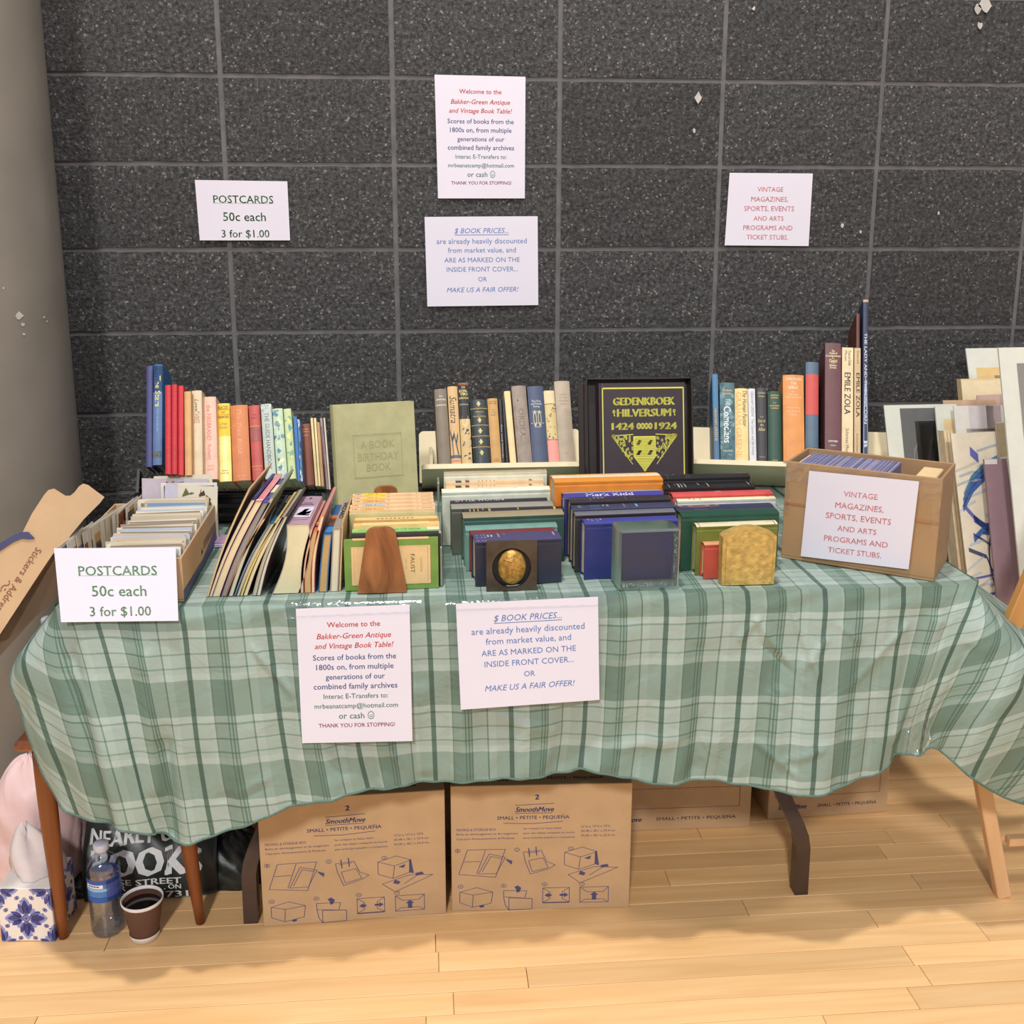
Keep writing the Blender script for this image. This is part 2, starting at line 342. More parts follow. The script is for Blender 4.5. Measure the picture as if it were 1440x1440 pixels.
# ================================================================== TABLECLOTH
def plaid():
    m = bpy.data.materials.new('green_plaid'); m.use_nodes = True; nt = m.node_tree; N = nt.nodes; L = nt.links
    b = N['Principled BSDF']; b.inputs['Roughness'].default_value = .48; b.inputs['Specular IOR Level'].default_value = .45
    uv = N.new('ShaderNodeUVMap'); sx = N.new('ShaderNodeSeparateXYZ'); L.new(uv.outputs[0], sx.inputs[0])
    def fr(o, add=0):
        a = N.new('ShaderNodeMath'); a.operation = 'ADD'; a.inputs[1].default_value = add; L.new(o, a.inputs[0])
        f = N.new('ShaderNodeMath'); f.operation = 'FRACT'; L.new(a.outputs[0], f.inputs[0]); return f.outputs[0]
    def ramp(o, st):
        r = N.new('ShaderNodeValToRGB'); r.color_ramp.interpolation = 'CONSTANT'; e = r.color_ramp.elements
        e[0].position = 0; e[0].color = (st[0][1],)*3+(1,); e[1].position = st[1][0]; e[1].color = (st[1][1],)*3+(1,)
        for p, v in st[2:]: q = e.new(p); q.color = (v,)*3+(1,)
        L.new(o, r.inputs[0]); return r.outputs[0]
    ru = ramp(fr(sx.outputs[0], .5), [(0, .12), (.18, .55), (.2, .02), (.3, .1), (.465, .95), (.528, .05), (.70, .0), (.74, .55), (.755, .38), (.9, .75), (.915, .38), (.94, .75), (.958, .38), (.98, .7), (.995, .38)])
    rv = ramp(fr(sx.outputs[1], .15), [(0, .36), (.42, .0), (.5, .42), (.52, .10), (.68, .45), (.70, .10), (.84, .42), (.86, .10), (.92, 0), (.995, .26)])
    ad = N.new('ShaderNodeMath'); ad.operation = 'ADD'; L.new(ru, ad.inputs[0]); L.new(rv, ad.inputs[1])
    cr = N.new('ShaderNodeValToRGB'); e = cr.color_ramp.elements
    e[0].position = 0; e[0].color = lin((184, 200, 192)); e[1].position = 1; e[1].color = lin((70, 94, 86))
    q = e.new(.3); q.color = lin((141, 164, 152)); q = e.new(.55); q.color = lin((100, 128, 114))
    sc = N.new('ShaderNodeMath'); sc.operation = 'MULTIPLY'; sc.inputs[1].default_value = .66; L.new(ad.outputs[0], sc.inputs[0]); L.new(sc.outputs[0], cr.inputs[0])
    L.new(cr.outputs[0], b.inputs['Base Color'])
    tr = N.new('ShaderNodeBsdfTranslucent'); mx = N.new('ShaderNodeMixShader'); mx.inputs[0].default_value = .22
    L.new(cr.outputs[0], tr.inputs[0]); L.new(b.outputs[0], mx.inputs[1]); L.new(tr.outputs[0], mx.inputs[2]); L.new(mx.outputs[0], N['Material Output'].inputs[0])
    mp = N.new('ShaderNodeMapping'); mp.inputs['Scale'].default_value = (1.3, 1.6, 1); L.new(uv.outputs[0], mp.inputs[0])
    n = N.new('ShaderNodeTexNoise'); n.inputs['Scale'].default_value = 1.3; n.inputs['Detail'].default_value = 5; n.inputs['Distortion'].default_value = 1.4; L.new(mp.outputs[0], n.inputs['Vector'])
    bp = N.new('ShaderNodeBump'); bp.inputs['Strength'].default_value = .35; bp.inputs['Distance'].default_value = .012; L.new(n.outputs['Fac'], bp.inputs['Height'])
    L.new(bp.outputs[0], b.inputs['Normal']); return m
# plaid lines k: crease point (x, y) at the table rim, then pixels down to the hem with their distance y from the wall
KL = {
 -.3: [(-1.0, -.70), (22, 932, -.84), (34, 1005, -.86), (62, 1080, -.88), (92, 1128, -.90)],
 0: [(-1.0, -.80), (36, 918, -.87), (54, 990, -.89), (79, 1062, -.91), (112, 1145, -.92)],
 .5: [(-1.0, -.868), (88, 900, -.895), (108, 975, -.925), (135, 1070, -.955), (160, 1166, -.965)],
 1: [(-.93, -.885), (137, 878, -.905), (162, 970, -.93), (187, 1080, -.95), (213, 1178, -.955)],
 1.5: [(-.855, -.885), (196, 878, -.90), (214, 965, -.915), (236, 1080, -.92), (255, 1183, -.925)],
 2: [(-.779, -.885), (259, 880, -.897), (268, 960, -.905), (283, 1080, -.915), (300, 1173, -.925)],
 3: [(-.632, -.885), (375, 868, -.893), (384, 940, -.905), (397, 1045, -.925), (413, 1139, -.94)],
 4: [(-.488, -.885), (490, 868, -.892), (496, 940, -.897), (503, 1040, -.905), (518, 1109, -.915)],
 5: [(-.345, -.885), (602, 868, -.892), (606, 940, -.9), (610, 1030, -.905), (613, 1103, -.915)],
 6: [(-.2, -.885), (715, 868, -.892), (717, 940, -.895), (719, 1030, -.9), (720, 1092, -.91)],
 6.9: [(-.068, -.885), (816, 866, -.892), (815, 940, -.895), (812, 1030, -.905), (803, 1090, -.915)],
 7: [(-.053, -.885), (828, 866, -.892), (826, 940, -.895), (822, 1030, -.905), (818, 1085, -.925)],
 8: [(.092, -.885), (937, 864, -.892), (932, 950, -.9), (926, 1040, -.91), (918, 1097, -.92)],
 9: [(.245, -.885), (1052, 862, -.892), (1043, 950, -.905), (1035, 1040, -.92), (1027, 1103, -.93)],
 10: [(.393, -.885), (1160, 858, -.892), (1151, 950, -.91), (1144, 1050, -.935), (1138, 1114, -.945)],
 11: [(.545, -.885), (1270, 855, -.892), (1262, 910, -.9), (1250, 1000, -.91), (1240, 1088, -.925)],
 11.5: [(.62, -.885), (1318, 865, -.893), (1298, 930, -.9), (1276, 1000, -.9), (1262, 1062, -.895)],
 12: [(.70, -.868), (1358, 865, -.90), (1325, 940, -.905), (1300, 1005, -.895), (1288, 1056, -.885)],
 12.4: [(.70, -.82), (1400, 880, -.92), (1372, 950, -.93), (1338, 1010, -.92), (1316, 1052, -.9)],
 13: [(.70, -.76), (1435, 900, -.90), (1440, 960, -.95), (1405, 1025, -.96), (1370, 1096, -.95)],
 13.6: [(.70, -.66), (1462, 905, -.85), (1490, 980, -.90), (1475, 1060, -.93), (1425, 1126, -.93)],
 14.2: [(.70, -.52), (1478, 900, -.75), (1520, 980, -.80), (1530, 1070, -.84), (1500, 1135, -.86)],
}
ks = sorted(KL); ZT = .7372
def cat4(p0, p1, p2, p3, t): return .5*((2*p1)+(p2-p0)*t+(2*p0-5*p1+4*p2-p3)*t*t+(3*p1-p0-3*p2+p3)*t**3)
def colpts(k):
    x, y = KL[k][0]; P = [V((x, y, ZT))]+[bk(a, b, y=c) for a, b, c in KL[k][1:]]; return P
CP = {k: colpts(k) for k in ks}
NV = 72
def colat(u):
    i = max(j for j in range(len(ks)) if ks[j] <= u+1e-9); i = min(i, len(ks)-2); a, b = ks[i], ks[i+1]; t_ = (u-a)/(b-a)
    a0 = ks[max(i-1, 0)]; b1 = ks[min(i+2, len(ks)-1)]
    def P(j):
        p1, p2 = CP[a][j], CP[b][j]
        m1 = (p2-CP[a0][j])*((b-a)/(b-a0)) if a0 != a else (p2-p1)
        m2 = (CP[b1][j]-p1)*((b-a)/(b1-a)) if b1 != b else (p2-p1)
        h = t_; return p1*(2*h**3-3*h*h+1)+m1*(h**3-2*h*h+h)+p2*(-2*h**3+3*h*h)+m2*(h**3-h*h)
    K = [P(j) for j in range(5)]; out = []
    for q in range(NV+1):
        s = q/NV*4; j = min(int(s), 3); t2 = s-j
        out.append(cat4(K[max(j-1, 0)], K[j], K[j+1], K[min(j+2, 4)], t2))
    return out
def fold(u, v):
    a = v**1.2
    f = .007*math.sin(u*3.1+1.2+.8*v)+.004*math.sin(u*6.7+2+1.5*math.sin(v*2))+.0014*math.sin(u*17+v*5)
    g = .0013*math.sin(v*13+4*math.sin(u*1.3)+u*2)*math.sin(u*3.3+1)+.0007*math.sin(v*29+u*7)
    return f*a*1.5+g*min(1, v*5)
NU = 460; U0, U1 = ks[0], ks[-1]
cv, cf, uvs = [], [], []
# sharp creases left by folding and pulling: pixel ends, height, width
CRS = [(bk(a, b, y=-.91), bk(c, d, y=-.91), h, w_) for a, b, c, d, h, w_ in ((1064, 872, 1132, 962, .005, .005), (1072, 908, 1126, 952, -.005, .005), (1116, 858, 1152, 955, .005, .005), (1122, 948, 1168, 898, .005, .005), (1198, 962, 1284, 880, .004, .005), (1090, 1062, 1152, 1040, .005, .006), (1056, 1036, 1112, 1078, .005, .006), (1040, 905, 1075, 870, .005, .006), (1180, 880, 1215, 905, .004, .005),
  (352, 912, 412, 978, .006, .005), (332, 1112, 382, 1086, .005, .006), (306, 1120, 372, 1100, -.004, .006), (98, 940, 132, 992, .006, .006), (545, 1048, 566, 1080, .006, .006), (232, 1030, 243, 1178, -.013, .014), (92, 905, 168, 1165, -.012, .016), (205, 905, 225, 1120, .008, .02), (590, 960, 600, 1098, .007, .018), (455, 860, 480, 1100, -.008, .022), (885, 870, 860, 1090, .008, .025), (985, 900, 975, 1095, -.007, .022), (1095, 960, 1080, 1105, .007, .02), (1330, 860, 1255, 1055, .010, .018), (1365, 900, 1310, 1045, -.012, .016), (700, 1010, 790, 1030, .005, .012), (860, 1050, 960, 1035, .005, .012))]
def crease(p):
    s = 0
    for a, b, h, w_ in CRS:
        dx, dz = b.x-a.x, b.z-a.z; L2 = dx*dx+dz*dz; t_ = max(0, min(1, ((p.x-a.x)*dx+(p.z-a.z)*dz)/L2)); e = math.hypot(p.x-a.x-dx*t_, p.z-a.z-dz*t_)
        if e < w_*3: s += h*math.exp(-(e/w_)**2)*min(1, 4*math.sin(math.pi*min(.98, max(.02, t_))) if 0 < t_ < 1 else .3)
    return s
for i in range(NU+1):
    u = U0+(U1-U0)*i/NU; col_ = colat(u); L_ = 0
    for q, p in enumerate(col_):
        v = q/NV
        if q: L_ += (p-col_[q-1]).length
        pp = V(p); d = fold(u, v)+(crease(p) if p.y < -.86 else 0)
        if 1.0 < u < 12: pp.y -= max(d, -.012-.02*v) if True else d
        else: pp += V((-.5 if u <= 1 else .3, -1, 0)).normalized()*d*.8
        cv.append(pp); uvs.append((u, L_/.158))
for i in range(NU):
    for q in range(NV): a = i*(NV+1)+q; cf.append((a, a+1, a+NV+2, a+NV+1))
# top sheet with small ripples
n0 = len(cv); NX, NY = 170, 44
for i in range(NX+1):
    u = .5+(12-.5)*i/NX; e = colat(u)[0]
    for j in range(NY+1):
        y = e.y+(TBK-.01-e.y)*j/NY; rip = .0012*math.sin(u*8+j*.7)*math.sin(j*.5+u*3) if j and 0 < i < NX else 0
        cv.append(V((e.x, y, ZT+rip-.0006))); uvs.append((u, -(y-e.y)/.158))
for i in range(NX):
    for j in range(NY): a = n0+i*(NY+1)+j; cf.append((a, a+NY+1, a+NY+2, a+1))
# short side drops at the two table ends, behind the corners
for xe, k0, sg, drop in ((TL, -.3, -1, .2), (TR, 14.2, 1, .3)):
    n1 = len(cv); y0 = CP[k0][0].y
    for i in range(21):
        y = y0+(TBK-.01-y0)*i/20
        for j in range(9):
            f = j/8; ed = CP[k0][2] if xe < 0 else None
            cv.append(V((xe+sg*(.006+.05*f*(1-i/20)+.006*math.sin(i*1.3)*f), y, ZT-drop*f))); uvs.append((k0+sg*(i*.22), f*drop/.158))
    for i in range(20):
        for j in range(8): a = n1+i*9+j; cf.append((a, a+9, a+10, a+1))
cl = mesh('tablecloth', cv, cf, plaid(), None, True)
me = cl.data; ul = me.uv_layers.new(name='UVMap')
for lp in me.loops: ul.data[lp.index].uv = uvs[lp.vertex_index]
tag(cl, 'green plaid cloth draped over the long table, gathered near its right corner', 'tablecloth')
# hem stitching as a darker rolled edge
hm = MB(); pts = [cv[i*(NV+1)+NV] for i in range(NU+1)]; hm.tube(pts, .0022, 6)
pts = [cv[q] for q in range(8, NV+1)]; hm.tube(pts, .0022, 6)
hm.build('hem', mat((92, 118, 108), .8, .15, 300), cl, True)
# gathered knot of clear tape at the right
v, q = [], []; c = bk(1286, 1034, y=-.915)
for i in range(9):
    for j in range(9): v.append(c+V((.05*(i/8-.5), -.004-.012*R_.random(), .07*(j/8-.5)+.012*math.sin(i*1.4))))
for i in range(8):
    for j in range(8): a = i*9+j; q.append((a, a+9, a+10, a+1))
mesh('gathered_tape', v, q, clear('tape_film', (.97, .98, 1), .1, .06), cl, False)
# ================================================================== BOOKS
PAGE = (226, 212, 178)
def pagemat(c=PAGE): return mat(c, .85, .1, 8, .5, 900, key='paper_block')
def book(label, group, M, W, D, H, col, pages=PAGE, soft=False, rough=.5, bulge=None, spine=None, face=None, face_r=None, name='book', nz=.07, cat='book'):
    """local frame: x thickness (-W/2..W/2), y spine(0) to fore edge(D), z foot to head"""
    rt = root(name, label, cat, group=group, M=M)
    ct = min(.0026, W*.16) if not soft else min(.0007, W*.2); ov = 0 if soft else .003
    bg_ = (.0 if soft else min(.12*W, .004)) if bulge is None else bulge
    n = 7
    arc = [(-W/2+W*i/(n-1), -bg_*(1-(2*i/(n-1)-1)**2)) for i in range(n)]
    def outer(): return [(-W/2, D)]+([(-W/2, .009), (-W/2+.0008, .006), (-W/2, .002)] if not soft and W > .012 else [])+arc+([(W/2, .002), (W/2-.0008, .006), (W/2, .009)] if not soft and W > .012 else [])+[(W/2, D)]
    O = outer(); cx_ = lambda x, y: (x-math.copysign(ct, x) if abs(x) > W/2-ct*1.5 else x*(1-2*ct/W), y+ct*1.1)
    I = [cx_(x, y) if y < D-1e-6 else (x-math.copysign(ct, x), D) for x, y in O]
    vs_ = []; fs = []; m_ = len(O); zz = [0, H]
    for z in zz:
        vs_ += [(x, y, z) for x, y in O]+[(x, y, z) for x, y in I]
    for k in range(len(zz)-1):
        a = k*2*m_; b = a+2*m_
        for i in range(m_-1):
            fs.append((a+i, a+i+1, b+i+1, b+i)); fs.append((a+m_+i+1, a+m_+i, b+m_+i, b+m_+i+1))
        fs.append((a, b, b+m_, a+m_)); fs.append((a+m_-1, a+2*m_-1, b+2*m_-1, b+m_-1))
    for z0, fl_ in ((0, 1), ((len(zz)-1)*2*m_, -1)):
        for i in range(m_-1): fs.append((z0+i, z0+m_+i, z0+m_+i+1, z0+i+1)[::fl_])
    # dog-eared look on old cloth: slightly uneven corners
    mesh('cover', vs_, fs, mat(col, rough, nz, 30, .25, 500, key='book_cover') if isinstance(col, tuple) else col, rt)
    pw = W/2-ct*1.02; y0 = ct*1.3; y1 = D-ov*1.3 if not soft else D-.0004; cc = 0 if soft else .0025
    prof = [(-pw, y0), (pw, y0), (pw, y1), (pw*.5, y1-cc), (0, y1-cc*1.3), (-pw*.5, y1-cc), (-pw, y1)]
    b = MB().prism(prof, lambda a, c, t: V((a, c, t)), ov, H-ov)
    b.build('pages', pagemat(pages), rt)
    def sp(a, z):   # a in -.5...5 across the spine
        return V((a*W, -bg_*(1-(2*a)**2)-.0004, z*H))
    if spine:
        d = Draw(sp); lay(d, spine, W, H); d.build('lettering', rt)
    if face:      # left board as seen: a from spine(0) to fore edge(1), z foot to head
        d = Draw(lambda a, z: V((-W/2-.0004, a*D, z*H))); face(d); d.build('cover_print', rt)
    if face_r:
        d = Draw(lambda a, z: V((W/2+.0004, a*D, z*H))); face_r(d); d.build('cover_print', rt)
    return rt
def lay(d, items, W, H):
    for it in items:
        k = it[0]
        if k == 'b': d.rect(-.5, it[1], .5, it[2], it[3], 6)                       # band
        elif k == 'r': d.rect(it[1], it[2], it[3], it[4], it[5], 2)                # patch
        elif k == 'v': d_v(d, it, W, H)                                            # reads downwards
        elif k == 'h': hz(d, it, W, H)                                              # reads across
        elif k == 'f': it[1](d, W, H)
def d_v(d, it, W, H):
    _, s, z0, z1, frac, col = it[:6]; a = it[6] if len(it) > 6 else 0; bold = it[7] if len(it) > 7 else 0; sh = it[8] if len(it) > 8 else 0
    vs_, fs, x0, x1, y0, y1 = glyphs(s, bold, sh); n = len(d.v)
    for x, y in vs_: d.v.append(d.fn(a+((y-y0)/(y1-y0)-.5)*frac, z1-(x-x0)/(x1-x0)*(z1-z0)))
    k = d.ci(col)
    for f in fs: d.f.append(tuple(n+i for i in f)); d.m.append(k)
def hz(d, it, W, H):
    _, s, zc, wf, hf, col = it[:6]; bold = it[6] if len(it) > 6 else 0; a0 = it[7] if len(it) > 7 else 0
    vs_, fs, x0, x1, y0, y1 = glyphs(s, bold, 0); n = len(d.v)
    for x, y in vs_: d.v.append(d.fn(a0+((x-x0)/(x1-x0)-.5)*wf, zc+((y-y0)/(y1-y0)-.5)*hf))
    k = d.ci(col)
    for f in fs: d.f.append(tuple(n+i for i in f)); d.m.append(k)
def frameM(o, x, y, z): return Matrix(((x.x, y.x, z.x, o.x), (x.y, y.y, z.y, o.y), (x.z, y.z, z.z, o.z), (0, 0, 0, 1)))
def tilted(rail, th, bl, br, yb, tl, tr, yt, label, group, col, D=None, **k):
    """spine-out book leaning back by th; its back lower edge rests on the line (y, z)=rail. Bottom pixels bl..br at yb, top tl..tr at yt"""
    th = math.radians(th); yw = math.radians(rail[2]) if len(rail) > 2 else 0; ex = V((math.cos(yw), math.sin(yw), 0)); ey = V((-ex.y, ex.x, 0))
    U = ey*math.sin(th)+V((0, 0, math.cos(th))); B = -ey*math.cos(th)+V((0, 0, math.sin(th))); r0 = V((rail[3] if yw else 0, rail[0], rail[1]))
    if D is None:
        p = bkp((bl+br)/2, yb, r0, U); D = (p-r0).dot(B)
    base = r0+B*D
    nrm = B
    a, b = bkp(bl, yb, base, nrm), bkp(br, yb, base, nrm); c, e = bkp(tl, yt, base, nrm), bkp(tr, yt, base, nrm)
    cen = (a+b)/2; cen = base+ex*((cen-base).dot(ex)); top = (c+e)/2
    dx = (top-cen).dot(ex); H = (top-base).dot(U); roll = math.atan2(dx, H)
    z = (U*math.cos(roll)+ex*math.sin(roll)); y = -B; x = y.cross(z)
    W = ((b-a).length+(e-c).length)/2*math.cos(roll)-.0006; H = H/math.cos(roll)
    cen = cen + U*(abs(math.sin(roll))*W/2+.0002)
    return book(label, group, frameM(cen, x, y, z), W, D, H, col, **k)
GO, BKc, WHc, CRc = (205, 170, 90), (28, 26, 28), (225, 222, 215), (228, 210, 170)
def marks(rows, col, seed=1):
    """rows of tiny worn dashes where the print is too small to read: (z0, z1, a0, a1)"""
    def f(d, W, H):
        for z0, z1, a0, a1 in rows: d.rect(a0, z0, a1, z1, col, 3)
    return ('f', f)
def blots(cols, n, seed, z0=0, z1=1, s=(.05, .25)):
    """irregular painted shapes of an illustrated jacket"""
    def f(d, W, H):
        q = random.Random(seed)
        for _ in range(n):
            a = q.uniform(-.48, .48); z = q.uniform(z0, z1); r = q.uniform(*s); c = q.choice(cols)
            P = []
            for i in range(7):
                t_ = i*2*math.pi/7; P.append((max(-.5, min(.5, a+math.cos(t_)*r*q.uniform(.4, 1.4))), max(z0, min(z1, z+math.sin(t_)*r*.16*q.uniform(.4, 1.4)))))
            d.poly(P, c)
    return ('f', f)
# ---------------------------------------------------------------- left back row in a black rack
G1 = 'books in the black rack at the left'; RL = (-.312, .802); TH = 25
def L(*a, **k): return tilted(RL, TH, *a, **k)
LB = [
 ((205.5, 214, 657, 206, 215, 515), 'tall plain violet blue book at the left end of the back row', (72, 74, 128), dict()),
 ((214.5, 228, 654.5, 216, 228.5, 513), 'tall blue astronomy book with yellow script and yellow foot label', (52, 98, 150), dict(spine=[('b', .0, .985, (88, 116, 160)), ('b', .72, .985, (36, 88, 140)), ('v', 'The Stars', .575, .885, .6, (232, 220, 90), .02, .015), ('v', 'a new way to see them', .33, .55, .3, (150, 180, 205)), ('b', .07, .135, (230, 205, 60)), ('r', -.1, .085, .12, .11, (60, 70, 90))])),
 ((232.5, 240.5, 667, 232, 240.5, 542), 'first of three matching thin red books, beside the blue astronomy book', (190, 34, 44), dict(spine=[marks([(z/10, z/10+.006, -.12, .12) for z in range(1, 10)], (212, 90, 92))])),
 ((241, 249, 667, 241, 249, 541), 'middle one of three matching thin red books in the back row', (182, 30, 42), dict(spine=[marks([(z/9, z/9+.006, -.12, .12) for z in range(1, 9)], (212, 90, 92))])),
 ((249.5, 258.5, 668.5, 249.5, 258, 543), 'last of three matching thin red books, touching the tan book', (194, 40, 48), dict(spine=[marks([(z/10, z/10+.005, -.1, .1) for z in range(1, 10)], (212, 96, 96))])),
 ((260, 270, 669, 259, 268.5, 551), 'slim plain tan book right of the three red ones', (206, 160, 104), dict()),
 ((270.5, 285.5, 672, 269.5, 283.5, 550), 'worn cream book with faint black and red script on its spine', (214, 194, 160), dict(spine=[('v', 'Love', .76, .9, .4, (90, 80, 74), 0, 0, .3), ('v', 'THREE', .62, .76, .5, (170, 110, 96)), ('v', 'thousand', .3, .5, .3, (238, 226, 206), 0, 0, .3)])),
 ((287.5, 306.5, 675, 285, 303.5, 559), 'pale pink book with red lettering, "the firebrand" down its spine', (226, 186, 164), dict(spine=[('v', 'the FIREBRAND', .47, .9, .34, (214, 120, 108), -.05), ('v', 'Robert', .24, .42, .3, (214, 128, 116), -.05), ('h', 'CURTIS', .16, .5, .025, (206, 140, 120)), ('h', 'BOOKS', .12, .5, .025, (206, 140, 120))])),
 ((307.5, 326.5, 678, 304.5, 323, 568.5), 'bright yellow and cream jacketed book with black print at the top', (246, 226, 140), dict(rough=.25, spine=[('b', .58, .99, (240, 196, 50)), ('h', 'RACES', .945, .72, .045, (50, 44, 30), .02), ('h', 'OF', .885, .3, .03, (50, 44, 30), .02), ('h', 'MANKIND', .825, .86, .04, (50, 44, 30), .02), ('b', .915, .92, (60, 50, 30)), ('b', .855, .86, (60, 50, 30)), ('h', 'Lilian', .74, .55, .04, (80, 70, 40)), ('h', 'Eichler', .69, .6, .04, (80, 70, 40)), ('h', 'Nelson', .14, .42, .02, (70, 60, 40)), ('h', 'Doubleday', .105, .6, .02, (70, 60, 40))])),
 ((327.5, 353, 677, 324, 348, 571), 'thick orange tan book with faded pale script down its spine', (206, 126, 78), dict(spine=[('v', 'The Tree Book', .34, .95, .26, (224, 168, 118), -.02, 0, .3), ('r', -.3, .06, .3, .065, (226, 176, 130))])),
 ((355.5, 371, 676, 349.5, 365, 571), 'salmon red book with thin gold rules on its spine', (188, 84, 76), dict(spine=[('h', 'THE', .87, .35, .02, (110, 60, 80)), ('h', 'BEST', .83, .5, .02, (110, 60, 80)), ('b', .52, .7, (160, 84, 88)), ('b', .715, .722, GO), ('b', .69, .695, GO), ('b', .55, .557, GO), ('b', .18, .187, GO), ('h', 'HARPER', .14, .6, .02, GO)])),
 ((373, 389, 674, 366.5, 381, 569), 'pale blue grey handbook with dark capitals down its spine', (186, 196, 184), dict(spine=[('v', 'THE GUIDE HANDBOOK', .12, .88, .4, (82, 100, 112)), blots([(140, 168, 180), (214, 216, 196)], 8, 3, .9, 1, (.1, .3))])),
 ((389.5, 405, 674, 383, 397, 575.5), 'pale green book with a blue and white seascape spine', (188, 208, 176), dict(spine=[blots([(110, 150, 170), (206, 222, 206), (90, 130, 150), (226, 222, 170)], 22, 4, 0, 1, (.1, .3)), ('v', 'The Log', .55, .8, .3, (70, 96, 100))])),
 ((406, 416, 674, 398, 409.5, 575.5), 'slim pale green and yellow illustrated book', (190, 206, 150), dict(spine=[blots([(120, 170, 140), (230, 222, 140), (96, 150, 150)], 14, 6, 0, 1, (.1, .4))])),
 ((417.5, 421.5, 676.5, 411.5, 418, 586), 'very thin bright blue book', (40, 106, 170), dict(soft=True)),
 ((422, 426.5, 677, 418.5, 421, 590), 'very thin blue and white patterned booklet', (70, 120, 170), dict(soft=True, spine=[blots([(200, 214, 226), (30, 60, 110)], 14, 8, 0, 1, (.2, .5))])),
 ((428.5, 442.5, 683, 422, 436, 597), 'brown cloth book with faint gold title', (124, 66, 46), dict(spine=[marks([(.9, .92, -.3, .3), (.86, .88, -.35, .35), (.8, .82, -.25, .25)], (180, 120, 70))])),
 ((443.5, 447.5, 683.5, 436.5, 440, 588), 'first of two thin cream booklets beside the brown book', (222, 200, 140), dict(soft=True)),
 ((448, 451, 683.5, 441, 444.5, 588), 'second of two thin cream booklets, next to the tan one', (232, 214, 158), dict(soft=True)),
 ((451.5, 456, 684, 445.5, 449, 594), 'thin tan booklet between cream and mauve ones', (186, 140, 92), dict(soft=True)),
 ((459, 462, 688, 449.5, 453.5, 588), 'thin mauve grey booklet left of its near twin', (150, 128, 136), dict(soft=True)),
 ((462.5, 465.5, 688.5, 454.5, 457.5, 588), 'last thin mauve grey booklet before the big green book', (160, 138, 144), dict(soft=True)),
]
for i, (px, lab, c, k) in enumerate(LB): tilted((-.165, .812) if i < 2 else RL, TH, *px, lab, G1, c, **k)
# ---------------------------------------------------------------- middle wooden rack
G2 = 'books in the middle wooden rack'; R2 = (-.082, .758); T2 = 30
def M2(*a, **k): return tilted(R2, T2, *a, **k)
def kontiki(d, W, H):
    q = random.Random(3)
    d.rect(-.5, .55, .5, .985, (34, 32, 34), 4); d.rect(-.5, .97, .5, 1, (170, 100, 70), 4)
    d.poly([(-.3, .59), (.32, .59), (.34, .5), (.05, .44), (-.25, .48)], (228, 196, 140))
    for i in range(16): a = q.uniform(-.5, .4); z = q.uniform(.02, .42); d.poly([(a, z), (a+q.uniform(.1, .4), z+.02), (a+.1, z+q.uniform(.01, .05))], q.choice([(40, 44, 54), (60, 70, 84)]))
def fleurs(d, W, H):
    for z in (.93, .67, .5, .33, .16): d.poly([(-.03, z-.04), (.03, z-.04), (.1, z), (.03, z+.04), (-.03, z+.04), (-.1, z)], (200, 190, 130)); d.line([(-.13, z), (.13, z)], .01, (200, 190, 130))
    for z in (.85, .585, .415, .245): d.rect(-.5, z, .5, z+.01, (188, 150, 84), 6)
def trees(d, W, H):
    for P in ([(.3, .1), (.1, .25), (-.1, .4)], [(.1, .25), (.3, .38)], [(-.2, .08), (-.3, .3), (-.45, .42)], [(-.3, .3), (-.1, .36)]): d.line(P, .07, (60, 66, 74))
    d.rect(-.5, 0, .5, .07, (214, 160, 120), 4); d.rect(-.5, .07, .5, .11, (84, 96, 110), 4)
